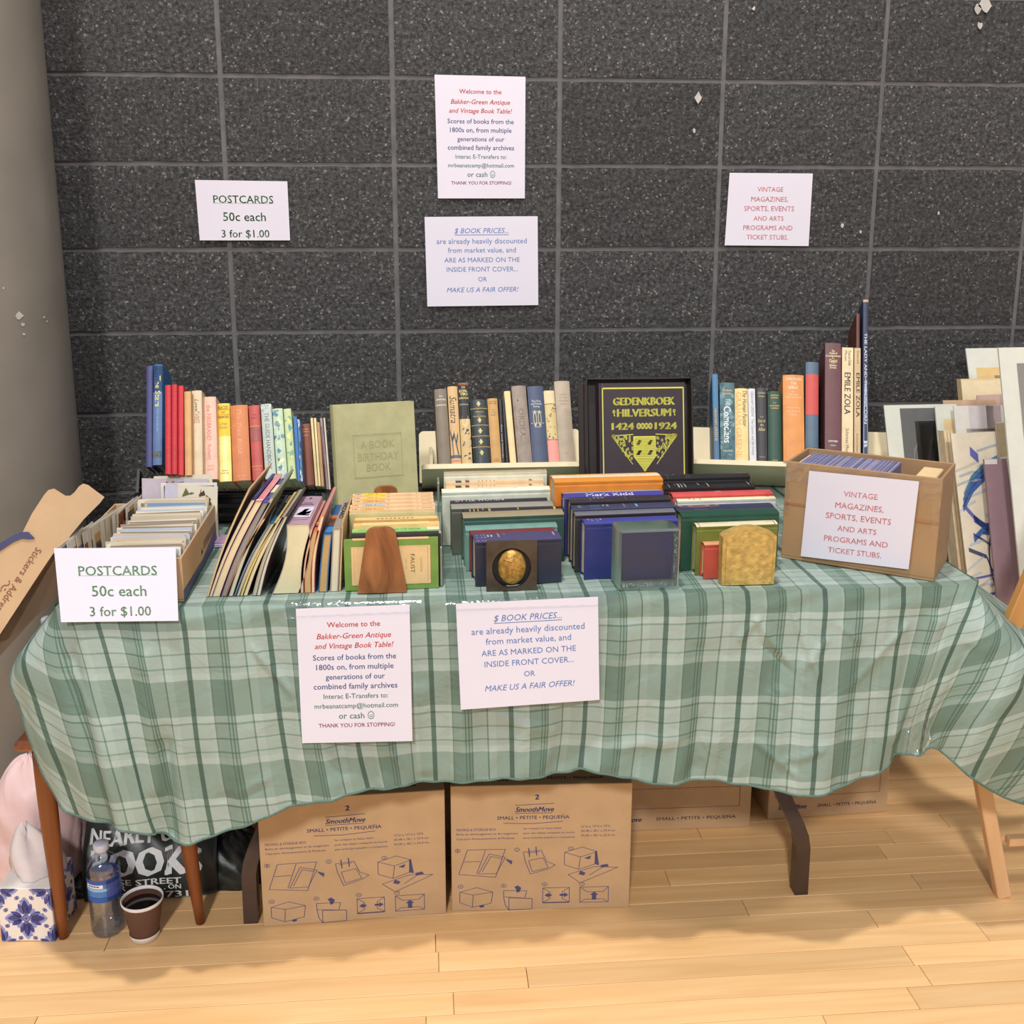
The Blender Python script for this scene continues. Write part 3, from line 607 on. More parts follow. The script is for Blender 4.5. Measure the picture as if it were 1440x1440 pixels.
MBK = [
 ((617.5, 633.5, 656, 609.5, 628.5, 548), 'taupe book with small white title at the left end of the middle rack', (126, 112, 94), dict(spine=[('h', 'TWO', .9, .3, .02, (225, 222, 210), .02), ('h', 'ADVENTURES', .855, .8, .022, (225, 222, 210), .02), ('h', 'DRINKWATER', .78, .8, .02, (225, 222, 210), .02)])),
 ((635, 649, 656, 628.8, 643, 544), 'tan book with black brush lettering and bare tree drawing', (210, 172, 120), dict(spine=[('f', trees), ('v', 'Sumatra', .52, .87, .7, (50, 44, 38), 0, 0, .35), ('h', 'A.HARRISON', .035, .8, .018, (90, 60, 50))])),
 ((650, 664.5, 655.5, 643.3, 658.5, 539.5), 'black and cream jacketed sea voyage book with pale capitals', (206, 176, 122), dict(spine=[('f', kontiki), ('h', 'THE', .945, .35, .02, (224, 200, 120), .02), ('h', 'KON-', .9, .8, .035, (224, 200, 120), .03), ('h', 'TIKI', .86, .75, .035, (224, 200, 120), .03), ('h', 'EXPEDITION', .81, .9, .025, (224, 200, 120), .02), ('h', 'HEYERDAHL', .73, .85, .018, (200, 190, 160))])),
 ((666.5, 690.5, 655.5, 660, 684.8, 563), 'thick dark green leather book with gold bands and ornaments', (34, 46, 46), dict(rough=.35, bulge=.005, spine=[('f', fleurs), ('h', 'WINGS', .8, .45, .02, GO, .02), ('h', 'OF', .765, .15, .015, GO), ('h', 'THE MORNING', .73, .75, .02, GO, .02)])),
 ((691.5, 705.5, 655.5, 684.8, 699.5, 561), 'ochre book with small black print near the top', (196, 150, 88), dict(spine=[('h', 'JAVANESE', .95, .8, .018, (60, 44, 30)), ('h', 'SKETCHES', .92, .8, .018, (60, 44, 30)), ('h', 'BY', .82, .2, .014, (60, 44, 30)), ('h', 'J.W.B.', .78, .5, .018, (60, 44, 30)), ('h', 'MONEY', .74, .5, .018, (60, 44, 30)), ('h', 'JOHN', .06, .4, .015, (60, 44, 30)), ('h', 'MURRAY', .035, .6, .015, (60, 44, 30))])),
 ((706.7, 709.5, 655, 700, 706.5, 562), 'thin black book with tiny white title, right of the ochre book', (34, 32, 36), dict(spine=[('v', 'Sea and Islands', .08, .6, .4, (190, 190, 190))])),
 ((710.5, 716.5, 655, 707, 708.5, 560), 'thin plain black book between two cream-toned neighbours', (40, 34, 40), dict(spine=[('b', .1, .105, (120, 100, 110))])),
 ((717.5, 726.5, 655, 708.5, 717.5, 550.5), 'narrow plain cream book in the middle rack', (232, 204, 150), dict()),
 ((728.5, 748.8, 653.5, 718.8, 739.3, 543.5), 'mottled grey book with embossed capitals down its spine', (150, 134, 120), dict(nz=.14, spine=[('v', 'ORDEAL', .27, .7, .42, (128, 110, 98), .02, .02), ('r', -.2, .8, -.1, .815, (90, 60, 70))])),
 ((749.3, 771.3, 653, 740.8, 763.5, 544), 'navy blue book with silver title and emblem', (66, 78, 104), dict(spine=[('h', 'The Once', .8, .6, .03, (206, 206, 206), .01), ('h', 'and Future', .765, .7, .03, (206, 206, 206), .01), ('h', 'King', .725, .4, .03, (206, 206, 206), .01), ('h', 'T.H.WHITE', .655, .6, .02, (206, 206, 206)), ('f', lambda d, W, H: [d.ring(-.15, .57, .09, .04, (196, 180, 140)), d.ring(.15, .57, .09, .04, (196, 180, 140))]), ('r', -.4, .505, .4, .511, (206, 206, 206)), ('h', 'Putnam', .46, .4, .022, (206, 206, 206))])),
 ((772, 787.3, 652.8, 764.2, 779.3, 550), 'book with cream, marbled and pink bands on the spine', (222, 202, 158), dict(spine=[('b', 0, .31, (226, 150, 138)), ('b', .31, .81, (208, 186, 130)), blots([(90, 76, 60), (150, 124, 80)], 26, 12, .32, .8, (.04, .12)), ('b', .805, .815, (120, 90, 70)), ('b', .305, .315, (150, 80, 80))])),
 ((787.3, 809, 652, 779, 800.5, 536.7), 'tall greige book with faint title at the right end of the middle rack', (180, 162, 140), dict(spine=[('h', 'LOVE', .83, .4, .02, (150, 132, 120)), ('h', 'IN THE', .79, .5, .02, (150, 132, 120)), ('h', 'WESTERN', .75, .6, .02, (150, 132, 120)), ('h', 'WORLD', .71, .5, .02, (150, 132, 120)), ('r', -.4, .1, .4, .104, (150, 136, 120))])),
]
for px, lab, c, k in MBK: M2(*px, lab, G2, c, D=.150, **k)
# ---------------------------------------------------------------- right wooden rack
G3 = 'books in the right wooden rack'
def tealmix(d, W, H): blots([(84, 124, 132), (52, 88, 98), (110, 146, 150)], 40, 5, 0, 1, (.1, .3))[1](d, W, H)
RB = [
 ((1003.6, 1012, 651, 1001, 1009.5, 527), .150, 'thin blue book with yellow vertical title against the right rack end', (74, 108, 140), dict(spine=[('b', .6, 1, (70, 120, 156)), ('v', 'GRAHAM GREENE', .22, .6, .5, (206, 180, 110))])),
 ((1013.6, 1033.5, 651.5, 1011.2, 1033, 539), .150, 'mottled teal book with large white vertical title', (70, 106, 114), dict(bulge=.003, spine=[('f', tealmix), ('h', 'Graham', .9, .7, .03, (214, 190, 140), .01), ('h', 'Greene', .86, .65, .03, (214, 190, 140), .01), ('v', 'THE', .695, .79, .3, (210, 218, 216), .05, .01), ('v', 'Comedians', .22, .69, .5, (222, 226, 222), .0, .02), ('h', 'VIKING', .12, .7, .02, (214, 216, 210))])),
 ((1033.7, 1053, 652, 1033.2, 1051.4, 547), .150, 'cream book with tall orange name beside a black italic title', (232, 206, 140), dict(spine=[('v', 'GRAHAM GREENE', .05, .95, .42, (228, 168, 104), -.22, .01), ('v', 'The Human Factor', .47, .97, .34, (70, 60, 40), .25, 0, .2)])),
 ((1054, 1063.8, 652.5, 1051.6, 1062, 547), .150, 'narrow white book with grey blue vertical title', (214, 212, 214), dict(spine=[('v', 'GRAHAM GREENE  The Captain and the Enemy', .08, .96, .5, (120, 128, 140))])),
 ((1065, 1079, 652, 1062.6, 1078.2, 546), .150, 'black book with gold script in the middle of its spine', (52, 50, 52), dict(spine=[('h', 'Graham', .93, .7, .03, (196, 176, 130), .01), ('h', 'Greene', .885, .6, .03, (196, 176, 130), .01), ('h', 'THE', .6, .35, .015, (190, 170, 120)), ('h', 'End of', .545, .7, .04, (200, 178, 120), .01), ('h', 'the', .49, .35, .035, (200, 178, 120), .01), ('h', 'Affair', .43, .7, .045, (200, 178, 120), .01), ('h', 'VIKING', .06, .6, .018, (170, 160, 140))])),
 ((1080, 1100, 652, 1079.2, 1098.5, 551), .150, 'dark green book with small gold title lines at the top', (34, 70, 56), dict(spine=[('h', 'GRAHAM', .94, .6, .022, GO, .02), ('h', 'GREENE', .905, .55, .022, GO, .02), ('h', 'THE', .83, .25, .018, GO), ('h', 'HONORARY', .79, .75, .022, GO, .02), ('h', 'CONSUL', .755, .6, .022, GO, .02), ('h', 'BODLEY', .02, .4, .018, GO)])),
 ((1102.5, 1131, 652, 1100, 1130.8, 528), .160, 'orange book with pale centred title, tallest of its neighbours', (216, 142, 74), dict(spine=[('h', 'THROUGH', .95, .75, .035, (240, 204, 170), .02), ('h', 'THE', .9, .3, .035, (240, 204, 170), .02), ('h', 'BIBLE', .85, .45, .035, (240, 204, 170), .02), ('h', 'by', .8, .15, .02, (240, 204, 170)), ('h', 'THEODORA', .765, .55, .02, (240, 204, 170)), ('h', 'WILSON WILSON', .735, .75, .02, (240, 204, 170)), ('h', 'Illustrated by', .61, .65, .02, (240, 204, 170)), ('h', 'A.C. and W.M.', .57, .65, .02, (240, 204, 170)), ('h', 'STOCK', .53, .35, .02, (240, 204, 170))])),
 ((1132.6, 1150.6, 655, 1132.8, 1151.5, 510), .150, 'blue grey book with a wide red band around its spine', (84, 106, 124), dict(spine=[('b', .47, .875, (198, 78, 72)), ('b', .15, .155, (70, 92, 110))])),
 ((1160.5, 1183, 668, 1160, 1183, 483), .175, 'tall maroon reference book with gold block title', (98, 54, 58), dict(bulge=.002, spine=[('h', 'The', .93, .22, .018, (226, 206, 160), .02), ('h', 'Oxford', .91, .5, .02, (226, 206, 160), .02), ('h', 'Companion', .885, .95, .025, (226, 206, 160), .03), ('h', 'to', .865, .15, .012, (226, 206, 160)), ('h', 'Classical', .845, .5, .03, (226, 206, 160), .03), ('h', 'and', .825, .25, .012, (226, 206, 160)), ('h', 'Modern', .805, .45, .02, (226, 206, 160), .02), ('h', 'Drama', .785, .42, .018, (226, 206, 160), .02), ('h', 'OXFORD', .16, .6, .016, (226, 220, 210), .02), ('h', 'CAN.INC', .125, .35, .012, (226, 220, 210))])),
 ((1183.6, 1199.8, 670, 1184, 1200.3, 489), .150, 'cream art book with black capitals down its spine', (222, 200, 158), dict(soft=True, spine=[('v', 'EMILE ZOLA', .42, .78, .55, (60, 52, 44), 0, .01), ('v', 'Francois Emile', .84, .97, .26, (80, 70, 60), .18), ('v', 'Mosaic', .88, .97, .22, (80, 70, 60), -.15), ('v', 'Schirmer Mosel', .08, .3, .28, (80, 70, 60))])),
 ((1201.5, 1210.5, 668, 1201.2, 1210.5, 489.5), .150, 'tan twin of the cream art book with the same black capitals', (196, 168, 126), dict(soft=True, spine=[('v', 'EMILE ZOLA', .4, .78, .6, (60, 46, 36), .1, .01), ('v', 'Francois', .86, .97, .35, (80, 64, 50), .1), ('v', 'Schirmer', .1, .26, .3, (80, 64, 50))])),
]
R3 = (-.085, .758, -13, .36)
for px, D, lab, c, k in RB: tilted(R3, T2, *px, lab, G3, c, D=D, **k)
tilted(R3, T2, 1203.5, 1208.5, 640, 1204, 1209.5, 441, 'tall dark red book rising behind the two art books', G3, (92, 44, 34), D=.138)
tilted(R3, T2, 1212.2, 1220, 619, 1213.5, 1221.3, 422, 'tallest thin navy book with white spaced capitals at the right end', G3, (34, 42, 74), D=.150,
       spine=[('v', 'THE LADY AND THE UNICORN', .24, .79, .5, (206, 210, 216), 0, .008), ('v', 'B', .1, .14, .6, (190, 200, 214), 0, .03), ('f', lambda d, W, H: d.ring(0, .12, .35, .1, (150, 165, 190))), ('b', .985, 1, (190, 150, 130))])
# wooden racks
CRW = mat((226, 210, 172), .5, .05, 12, key='cream_rack')
th = math.radians(T2)
def wrack(x0, x1, label, flap, yaw=0, pv=0):
    rt = root('book_rack', label, 'book rack', ((x0+x1)/2, -.08, TZ+.003)); inv = rt.matrix_world.inverted(); yw = math.radians(yaw); ex = V((math.cos(yw), math.sin(yw), 0)); ey = V((-ex.y, ex.x, 0))
    fr_ = frameM(V((pv, R2[0], R2[1]-.0008))-ex*pv, ex, -ey*math.cos(th)+V((0, 0, math.sin(th))), ey*math.sin(th)+V((0, 0, math.cos(th))))
    def slab(name, a0, a1, b0, b1, t0, t1, rad, axis):
        """rounded board; axis 'b' lies under the books (a=x,b=forward), 'u' stands behind (a=x,b=up)"""
        P = []
        for cx_, cy_, s0 in ((a1-rad, b1-rad, 0), (a0+rad, b1-rad, 90)):
            for q in range(7): a = math.radians(s0+15*q); P.append((cx_+rad*math.cos(a), cy_+rad*math.sin(a)))
        P += [(a0, b0), (a1, b0)]
        fn = (lambda a, b, t: inv @ (fr_ @ V((a, b, t)))) if axis == 'b' else (lambda a, b, t: inv @ (fr_ @ V((a, t, b))))
        return MB().prism(P, fn, t0, t1).build(name, CRW, rt)
    slab('base_board', x0, x1, -.012, .158, -.012, 0, .012, 'b')
    slab('back_board', x0-.006, x1+.006, 0, .138, -.012, -.0015, .012, 'u')
    for xx, dr in flap:
        MB().prism([(0, .001), (.075, .001), (.07, .05), (.03, .085), (0, .09)], lambda a, b, t: inv @ (fr_ @ V((xx+t, a+.001, b))), 0, .009).build('end_board', CRW, rt)
    return rt
wrack(-.352, .052, 'cream wooden book rack standing on the table against the wall, centre', ((-.333, 0),))
wrack(.318, .915, 'cream wooden book rack at the right, its end behind the taped cardboard box', ((.334, 0),), -13, .36)
# black rack on the left
bkm = mat((22, 22, 24), .35, .1, 20, key='black_plastic'); x0, x1 = -1.0, -.572
rt = root('book_rack', 'black slatted book rack under the left back row of books', 'book rack', (-.79, -.3, TZ+.003)); inv = rt.matrix_world.inverted()
def bb(b, name): b.v = [inv @ V(v) for v in b.v]; b.build(name, bkm, rt)
for i, z in enumerate((.742, .760, .778)): bb(MB().box(x0, -.352+.010*i, z, x1, -.338+.010*i, z+.011, None, .002), 'slat')
bb(MB().box(x0, -.335, .7385, x1, -.20, .746, None, .002), 'base_tray'); bb(MB().bar((x0, -.322, .7955), (x1, -.322, .7955), .024, .008, bev=.002), 'front_rail')
thl = math.radians(TH); up = V((0, math.sin(thl), math.cos(thl)))
p = V((0, RL[0]+.006, RL[1]-.004))
for k in (0, .045, .09): bb(MB().bar(p+up*k+V((x0+.075 if k else x0, 0, 0)), p+up*k+V((x1, 0, 0)), .007, .007), 'back_rail')
bb(MB().box(x0+.002, -.27, .746, -.925, -.165, .806, None, .002), 'riser')
for x in (x0, x1-.006): bb(MB().prism([(-.352, .7385), (-.19, .7385), (-.275, .85), (-.3, .80), (-.335, .80)], lambda a, b, t: V((t, a, b)), x, x+.006), 'end_panel')
# ---------------------------------------------------------------- big books that face out
def facing(label, px, yb, y_low, lean, T, col, fface, name='book', pages=PAGE, group=None, xoff=0, yaw=0, **k):
    """book whose front cover faces the viewer, spine on its left; px=(left,right,top)"""
    th = math.radians(lean); z0 = TZ+.0035; yw = math.radians(yaw); ex = V((math.cos(yw), math.sin(yw), 0)); ey = V((-ex.y, ex.x, 0)); U = ey*math.sin(th)+V((0, 0, math.cos(th))); n = -ey*math.cos(th)+V((0, 0, math.sin(th)))
    base = V((xoff, y_low, z0)); a = bkp(px[0], px[2], base, n); b = bkp(px[1], px[2], base, n)
    H = (a-base).dot(U); W = (b-a).dot(ex)
    # local x (thickness) -> into the cover normal ; left board = -x = towards viewer
    o = base+ex*((a-base).dot(ex))-n*(T/2)
    return book(label, group, frameM(o, n, ex, U), T, W, H, col, face_r=fface, name=name, pages=pages, **k)
GRN = (180, 176, 130)
def gface(d):
    c = (190, 186, 140); e = (160, 156, 110)
    d.frame(.22, .42, .82, .76, .006, e); d.frame(.235, .431, .805, .749, .004, c)
    d.text('A·BOOK', .52, .68, .42, .06, e); d.text('BIRTHDAY', .52, .585, .5, .06, e); d.text('BOOK', .52, .5, .3, .06, e)
facing('large sage green cloth album with a blind-stamped square on its front cover', (468, 582, 570), 0, -.46, 8, .034, GRN, gface, yaw=14, xoff=-.53, nz=.06, rough=.55, bulge=.004)
DK = (54, 42, 48); YG = (214, 208, 84)
def geface(d):
    d.frame(.035, .03, .985, .965, .012, YG)
    d.text('GEDENKBOEK', .52, .855, .72, .062, YG, .04); d.text('HILVERSUM', .52, .765, .63, .062, YG, .035)
    for a in (.17, .87): d.ring(a, .775, .012, .008, YG, 6); d.line([(a, .755), (a+.01, .74)], .01, YG)
    d.text('1424', .27, .66, .26, .055, YG, .035); d.text('1924', .77, .66, .26, .055, YG, .035)
    for i in range(4): d.ring(.455+.045*i, .66, .022, .007, YG, 8); d.ring(.455+.045*i, .66, .012, .005, YG, 6)
    q = random.Random(2)
    for s in (-1, 1):
        for i in range(60):
            a = q.uniform(.02, 1); b = q.uniform(0, 1)*(1-a); x = .52+s*(.13+a*.24); y = .585-b*.24
            if b < 1-a: d.ring(x, y, q.uniform(.006, .012), .0055, YG, 5)
        d.line([(.52+s*.13, .595), (.52+s*.38, .585), (.52+s*.14, .36)], .006, YG)
    d.poly([(.39, .58), (.65, .58), (.65, .42), (.52, .3), (.39, .42)], YG)
    for i in range(13):
        y = .565-i*.012; d.line([(.4, y), (.64, y)], .003, DK)
    for i in range(8):
        y = .405-i*.012; hw = .12*(y-.3)/.12; d.line([(.52-hw, y), (.52+hw, y)], .003, DK)
    for x, y in ((.455, .53), (.585, .53), (.455, .45), (.585, .45)):
        d.poly([(x-.035, y-.015), (x, y+.02), (x+.035, y+.015), (x, y-.02)], DK); d.line([(x-.03, y-.012), (x+.03, y+.012)], .004, YG)
G = facing('large dark brown commemorative book with gold block lettering and shield, in an open case', (842, 963, 539), 0, -.315, 12, .045, DK, geface, rough=.42, bulge=.004, nz=.05)
# its open case behind
th2 = math.radians(12); U2 = V((0, math.sin(th2), math.cos(th2))); n2 = V((0, -math.cos(th2), math.sin(th2)))
cs = root('slipcase', 'black clamshell case standing open behind the dark brown commemorative book', 'book case', M=frameM(V((0, -.26, TZ+.004)), V((1, 0, 0)), -n2, U2))
gb = .3150
a = bkp(820, 533, V((0, -.26, TZ+.004)), n2); b = bkp(968, 531, V((0, -.26, TZ+.004)), n2); hx = (a-V((0, -.26, TZ+.004))).dot(U2)
m_ = mat((44, 36, 34), .45, .1, 20)
MB().box(a.x, 0, 0, b.x, .004, hx, None, .001).build('back_panel', m_, cs)
MB().box(a.x, -.035, hx-.004, b.x, 0, hx, None, .001).build('top_wall', m_, cs)
MB().box(a.x, -.04, 0, a.x+.004, 0, hx, None, .001).build('side_wall', m_, cs); MB().box(b.x-.004, -.04, 0, b.x, 0, hx, None, .001).build('side_wall', m_, cs)
MB().box(a.x-.012, .006, 0, b.x-.03, .01, hx-.012, None, .001).build('lid', mat((40, 30, 30), .5), cs)
# ================================================================== FRONT ROWS, spines up
Z0 = ZT+.0012
def spineup(px, yf, T, label, group, col, head='L', dy=.004, spine=None, face=None, Dmin=None, **k):
    xl, xr, yt = px; a = bk(xl, yt, y=yf); b = bk(xr, yt, y=yf+dy); ztop = (a.z+b.z)/2; D = ztop-Z0
    H = (V((b.x, b.y, 0))-V((a.x, a.y, 0))).length; ex = (V((b.x, b.y, 0))-V((a.x, a.y, 0))).normalized(); ey = V((-ex.y, ex.x, 0)); dn = V((0, 0, -1))
    if head == 'L': z, x, o = -ex, ey, V((b.x, b.y, ztop))
    else: z, x, o = ex, -ey, V((a.x, a.y, ztop))
    o = o+ey*(T/2)
    k['face' if head == 'L' else 'face_r'] = face
    return book(label, group, frameM(o, x, dn, z), T-.0008, D, H, col, spine=spine, **k)
def row(y, items, group, s=1.3):
    for px, T, lab, col, k in items:
        T *= s
        spineup(px, y, T, lab, group, col, **k); y += T+k.get('dy', .004)*0+.0006
    return y
TANp = (232, 196, 150)
def penguin(lab_col, z0=.73, z1=.87):
    return [('b', z0-.13, z1, lab_col), ('v', '··', .93, .97, .5, (120, 100, 80)), marks([(.80, .81, -.2, .2), (.775, .785, -.2, .2), (.75, .76, -.2, .2), (.70, .71, -.2, .2)], (110, 90, 50)), marks([(.04+.02*i, .05+.02*i, -.15, .2) for i in range(6)]+[(.2, .21, -.1, .2), (.55, .56, -.1, .3), (.9, .94, -.1, .1)], (150, 120, 90))]
def faust(d):
    cr = (224, 190, 136); gr = (116, 150, 70); br = (110, 74, 40)
    d.rect(.12, .07, .9, .92, cr); d.frame(.12, .07, .9, .92, .006, (190, 170, 110)); 
    for q in (.15,): d.frame(q, .1, .87, .89, .004, br)
    # reads downwards when the head points right
    def vt(s, a, z0, z1, fr, col, bold=0):   # a: distance from spine (top) centre, z: along head
        vs_, fs, x0, x1, y0, y1 = glyphs(s, bold, 0); n = len(d.v)
        for x, y in vs_: d.v.append(d.fn(z0+(x-x0)/(x1-x0)*(z1-z0), a+((y-y0)/(y1-y0)-.5)*fr))
        kk = d.ci(col)
        for f in fs: d.f.append(tuple(n+i for i in f)); d.m.append(kk)
    vt('GOETHE', .815, .36, .66, .02, (150, 120, 90)); vt('FAUST', .725, .3, .68, .045, (60, 44, 40), .01); vt('PART ONE', .655, .4, .6, .012, (130, 100, 80))
GT = 'paperbacks filed spine up behind the wooden bookend'
tan = [
 ((483, 616, 759), .012, 'green bordered cream paperback facing out, partly behind the front walnut bookend', (116, 150, 66), dict(head='R', soft=True, face=faust, spine=[('b', .09, .9, (232, 184, 132))], pages=(214, 180, 120))),
 ((493, 620, 752), .016, 'black paperback filed directly behind the green bordered one', (44, 38, 40), dict(soft=True, spine=[('b', 0, .02, (180, 170, 160))])),
 ((495, 618, 746.5), .018, 'pale green spined paperback with a dark title, second behind the front one', (150, 206, 120), dict(soft=True, spine=[('v', 'THE RETURN OF THE NATIVE', .22, .78, .3, (60, 80, 60), 0, .01), ('b', 0, .14, (232, 214, 190)), ('v', 'HARDY', .83, .94, .25, (80, 110, 80))])),
 ((497, 618, 738), .017, 'yellowed cream paperback with brown lower edge, third in the left row', (236, 196, 130), dict(soft=True, spine=[('b', .12, .9, (238, 206, 150))])),
 ((497, 617, 731), .019, 'ochre paperback with a faint spine, fourth in the left row', (200, 158, 84), dict(soft=True, spine=[('b', .02, .98, (224, 192, 128)), marks([(.3+.05*i, .33+.05*i, -.1, .1) for i in range(9)], (150, 120, 80))])),
 ((491, 612, 722), .012, 'olive cream page block paperback behind the ochre one', (196, 186, 134), dict(soft=True, head='L')),
 ((491, 612, 716.5), .0125, 'cream paperback with an orange title block, nearest of the banded set', TANp, dict(soft=True, spine=penguin((240, 176, 92)))),
 ((492, 612, 711), .0125, 'cream paperback with a light blue title block', TANp, dict(soft=True, spine=penguin((172, 190, 204), .72, .86))),
 ((495, 610, 705.5), .0125, 'cream paperback with an orange title block, behind the light blue one', TANp, dict(soft=True, spine=penguin((240, 170, 84)))),
 ((495, 609.5, 700.5), .0125, 'cream paperback with a yellow title block, second from the back', TANp, dict(soft=True, spine=penguin((248, 214, 30), .72, .86))),
 ((496, 609, 695.5), .0125, 'cream paperback with a yellow title block at the very back of the left row', TANp, dict(soft=True, spine=penguin((246, 212, 40), .72, .86))),
]
yb = row(-.828, tan, GT, 1.12)
# thin upright file divider at the right of the tan row
# centre row
GC = 'books filed spine up behind the scarab bookend'
def goldbars(rows, c=GO): return marks(rows, c)
cen = [
 ((668, 790, 761), .044, 'navy jacketed book with pale gold bars directly behind the scarab bookend', (40, 44, 62), dict(dy=.012, rough=.3, spine=[('b', 0, 1, (70, 66, 104)), goldbars([(.95, .965, -.4, .35), (.9, .912, -.4, .4), (.86, .88, -.4, .4), (.7, .715, -.2, .3), (.63, .645, -.45, .4), (.06, .075, -.2, .2)], (206, 190, 180)), marks([(.78, .8, -.1, .1), (.82, .84, -.1, .1)], (190, 180, 190))])),
 ((662.5, 781, 751), .026, 'dark red cloth book with a plain rounded spine in the centre row', (116, 44, 48), dict(dy=.012)),
 ((655, 784, 743.5), .026, 'grey green cloth book behind the dark red one', (112, 148, 138), dict(dy=.012)),
 ((651.5, 793.5, 726.5), .034, 'large dark green book with a tan spine in the centre row', (50, 82, 72), dict(dy=.012, spine=[('b', 0, 1, (150, 138, 108))])),
 ((652, 793, 719), .020, 'black book with gold bars along its thin spine in the centre row', (44, 36, 44), dict(dy=.01, spine=[goldbars([(.93-.04*i, .938-.04*i, -.4, .4) for i in range(3)]+[(.8, .81, -.2, .2), (.74, .75, -.4, .4), (.73, .735, -.4, .4), (.45, .46, -.3, .3), (.08, .1, -.4, .4)])])),
 ((635, 779, 714), .030, 'grey book with a dark geometric pattern drawn along its spine', (88, 92, 80), dict(dy=.01, spine=[('b', 0, 1, (146, 144, 132)), ('f', lambda d, W, H: [[d.line([(-.4, c-.05), (0, c-.09), (.4, c-.05)], .012, (74, 74, 76)), d.line([(-.4, c+.05), (0, c+.09), (.4, c+.05)], .012, (74, 74, 76))] for c in (.15, .36, .54, .88)] and [d.rect(-.4, z, .4, z+.008, (74, 74, 76)) for z in (.03, .05, .24, .26, .28, .45, .62, .64, .67, .70, .73, .76, .97)])])),
 ((634, 770, 706), .018, 'black book with pale blotted title, in front of the tall white one', (46, 38, 44), dict(dy=.01, spine=[('v', 'LITTLE WOMEN', .45, .95, .5, (206, 200, 200), 0, .01)])),
 ((621.5, 774, 691), .024, 'tall pale cream book with faint pink lettering, largest in the centre row', (206, 212, 194), dict(dy=.01, spine=[('b', 0, 1, (238, 232, 206)), ('v', 'La Peinture', .3, .75, .3, (214, 160, 150))])),
 ((627, 765, 684.5), .014, 'tan paperback with black and red squares on its spine, nearer one', (228, 198, 156), dict(soft=True, dy=.008, spine=[('b', .84, .9, (50, 44, 44)), ('b', .76, .8, (100, 50, 48)), marks([(.66-.04*i, .67-.04*i, -.2, .2) for i in range(5)]+[(.12, .15, -.4, .3)], (110, 90, 74))])),
 ((627, 765, 677.5), .014, 'tan paperback with black and red squares on its spine, farther one', (222, 192, 150), dict(soft=True, dy=.008, spine=[('b', .84, .9, (50, 44, 44)), ('b', .76, .8, (100, 50, 48)), marks([(.66-.04*i, .67-.04*i, -.2, .2) for i in range(5)]+[(.12, .15, -.4, .3)], (110, 90, 74))])),
 ((624.5, 769, 665), .016, 'cream book with pale title at the back of the centre row, below the wooden rack', (214, 214, 194), dict(dy=.006, spine=[('b', 0, 1, (226, 206, 164)), ('b', 0, 1, (228, 208, 166)), ('v', 'The Impressionists', .2, .62, .4, (180, 170, 150))])),
]
row(-.822, cen, GC)
GB = 'blue and dark books filed behind the glass block'
blu = [
 ((822.5, 954, 735.5), .030, 'bright royal blue book directly behind the glass block', (36, 46, 110), dict(dy=.012, rough=.35, spine=[('b', 0, 1, (58, 62, 140)), ('h', 'PD', .9, .4, .03, (150, 140, 120)), marks([(.93, .95, -.1, .3), (.84, .86, -.3, .3), (.8, .82, -.1, .2)], (150, 140, 130))])),
 ((819, 950, 728), .004, 'thin rust brown board pressed against the royal blue book', (116, 62, 52), dict(dy=.012)),
 ((809, 950, 723), .022, 'grey black book with curled jacket edge behind the royal blue one', (48, 46, 50), dict(dy=.012, rough=.4, spine=[('b', 0, 1, (104, 104, 112))])),
 ((806, 950, 716), .030, 'dark navy book with light blue bars on its spine', (40, 44, 62), dict(dy=.012, spine=[('b', 0, 1, (56, 58, 84)), marks([(.8, .82, -.4, .4), (.76, .79, -.4, .4), (.73, .75, -.4, .4)], (104, 150, 190)), marks([(.36, .38, -.3, .1)], (110, 156, 196)), marks([(.68, .7, -.1, .1), (.64, .66, -.2, .2), (.48, .5, -.3, .3)], (150, 150, 150)), ('h', 'PD', .92, .4, .04, (140, 140, 150))])),
 ((802, 943, 704.5), .026, 'black brown book with stamped emblem in the blue row', (48, 42, 50), dict(dy=.012, spine=[('f', lambda d, W, H: [d.ring(0, .86, .2, .03, (110, 100, 104)), d.ring(.1, .83, .2, .03, (110, 100, 104))]), marks([(.79, .795, -.4, .4), (.74, .76, -.2, .2), (.7, .72, -.2, .2), (.66, .68, -.2, .2), (.44, .445, -.4, .4)], (120, 104, 96))])),
 ((794, 933, 698), .030, 'violet blue jacketed book with white title and light blue stripe', (58, 56, 130), dict(dy=.010, rough=.35, spine=[('r', -.5, 0, 0, 1, (64, 60, 140)), ('r', 0, 0, .5, 1, (134, 170, 190)), ('v', 'Mark Kidd', .3, .78, .3, (200, 200, 220), -.3, .02)])),
 ((780, 932.5, 677), .052, 'thick bright orange book with a white stripe along its spine', (218, 128, 40), dict(dy=.008, rough=.4, spine=[('r', -.5, 0, -.15, 1, (214, 140, 50)), ('r', -.15, 0, .15, 1, (230, 212, 190)), ('r', .15, 0, .5, 1, (232, 176, 80)), ('v', 'THE ENCHANTED HISTORY', .12, .88, .18, (200, 190, 180)), marks([(.85-.02*i, .855-.02*i, .2, .48) for i in range(5)]+[(.2-.02*i, .205-.02*i, .2, .48) for i in range(5)], (190, 130, 60))])),
]
row(-.800, blu, GB)
GD = 'books filed behind the gilt slab bookend'
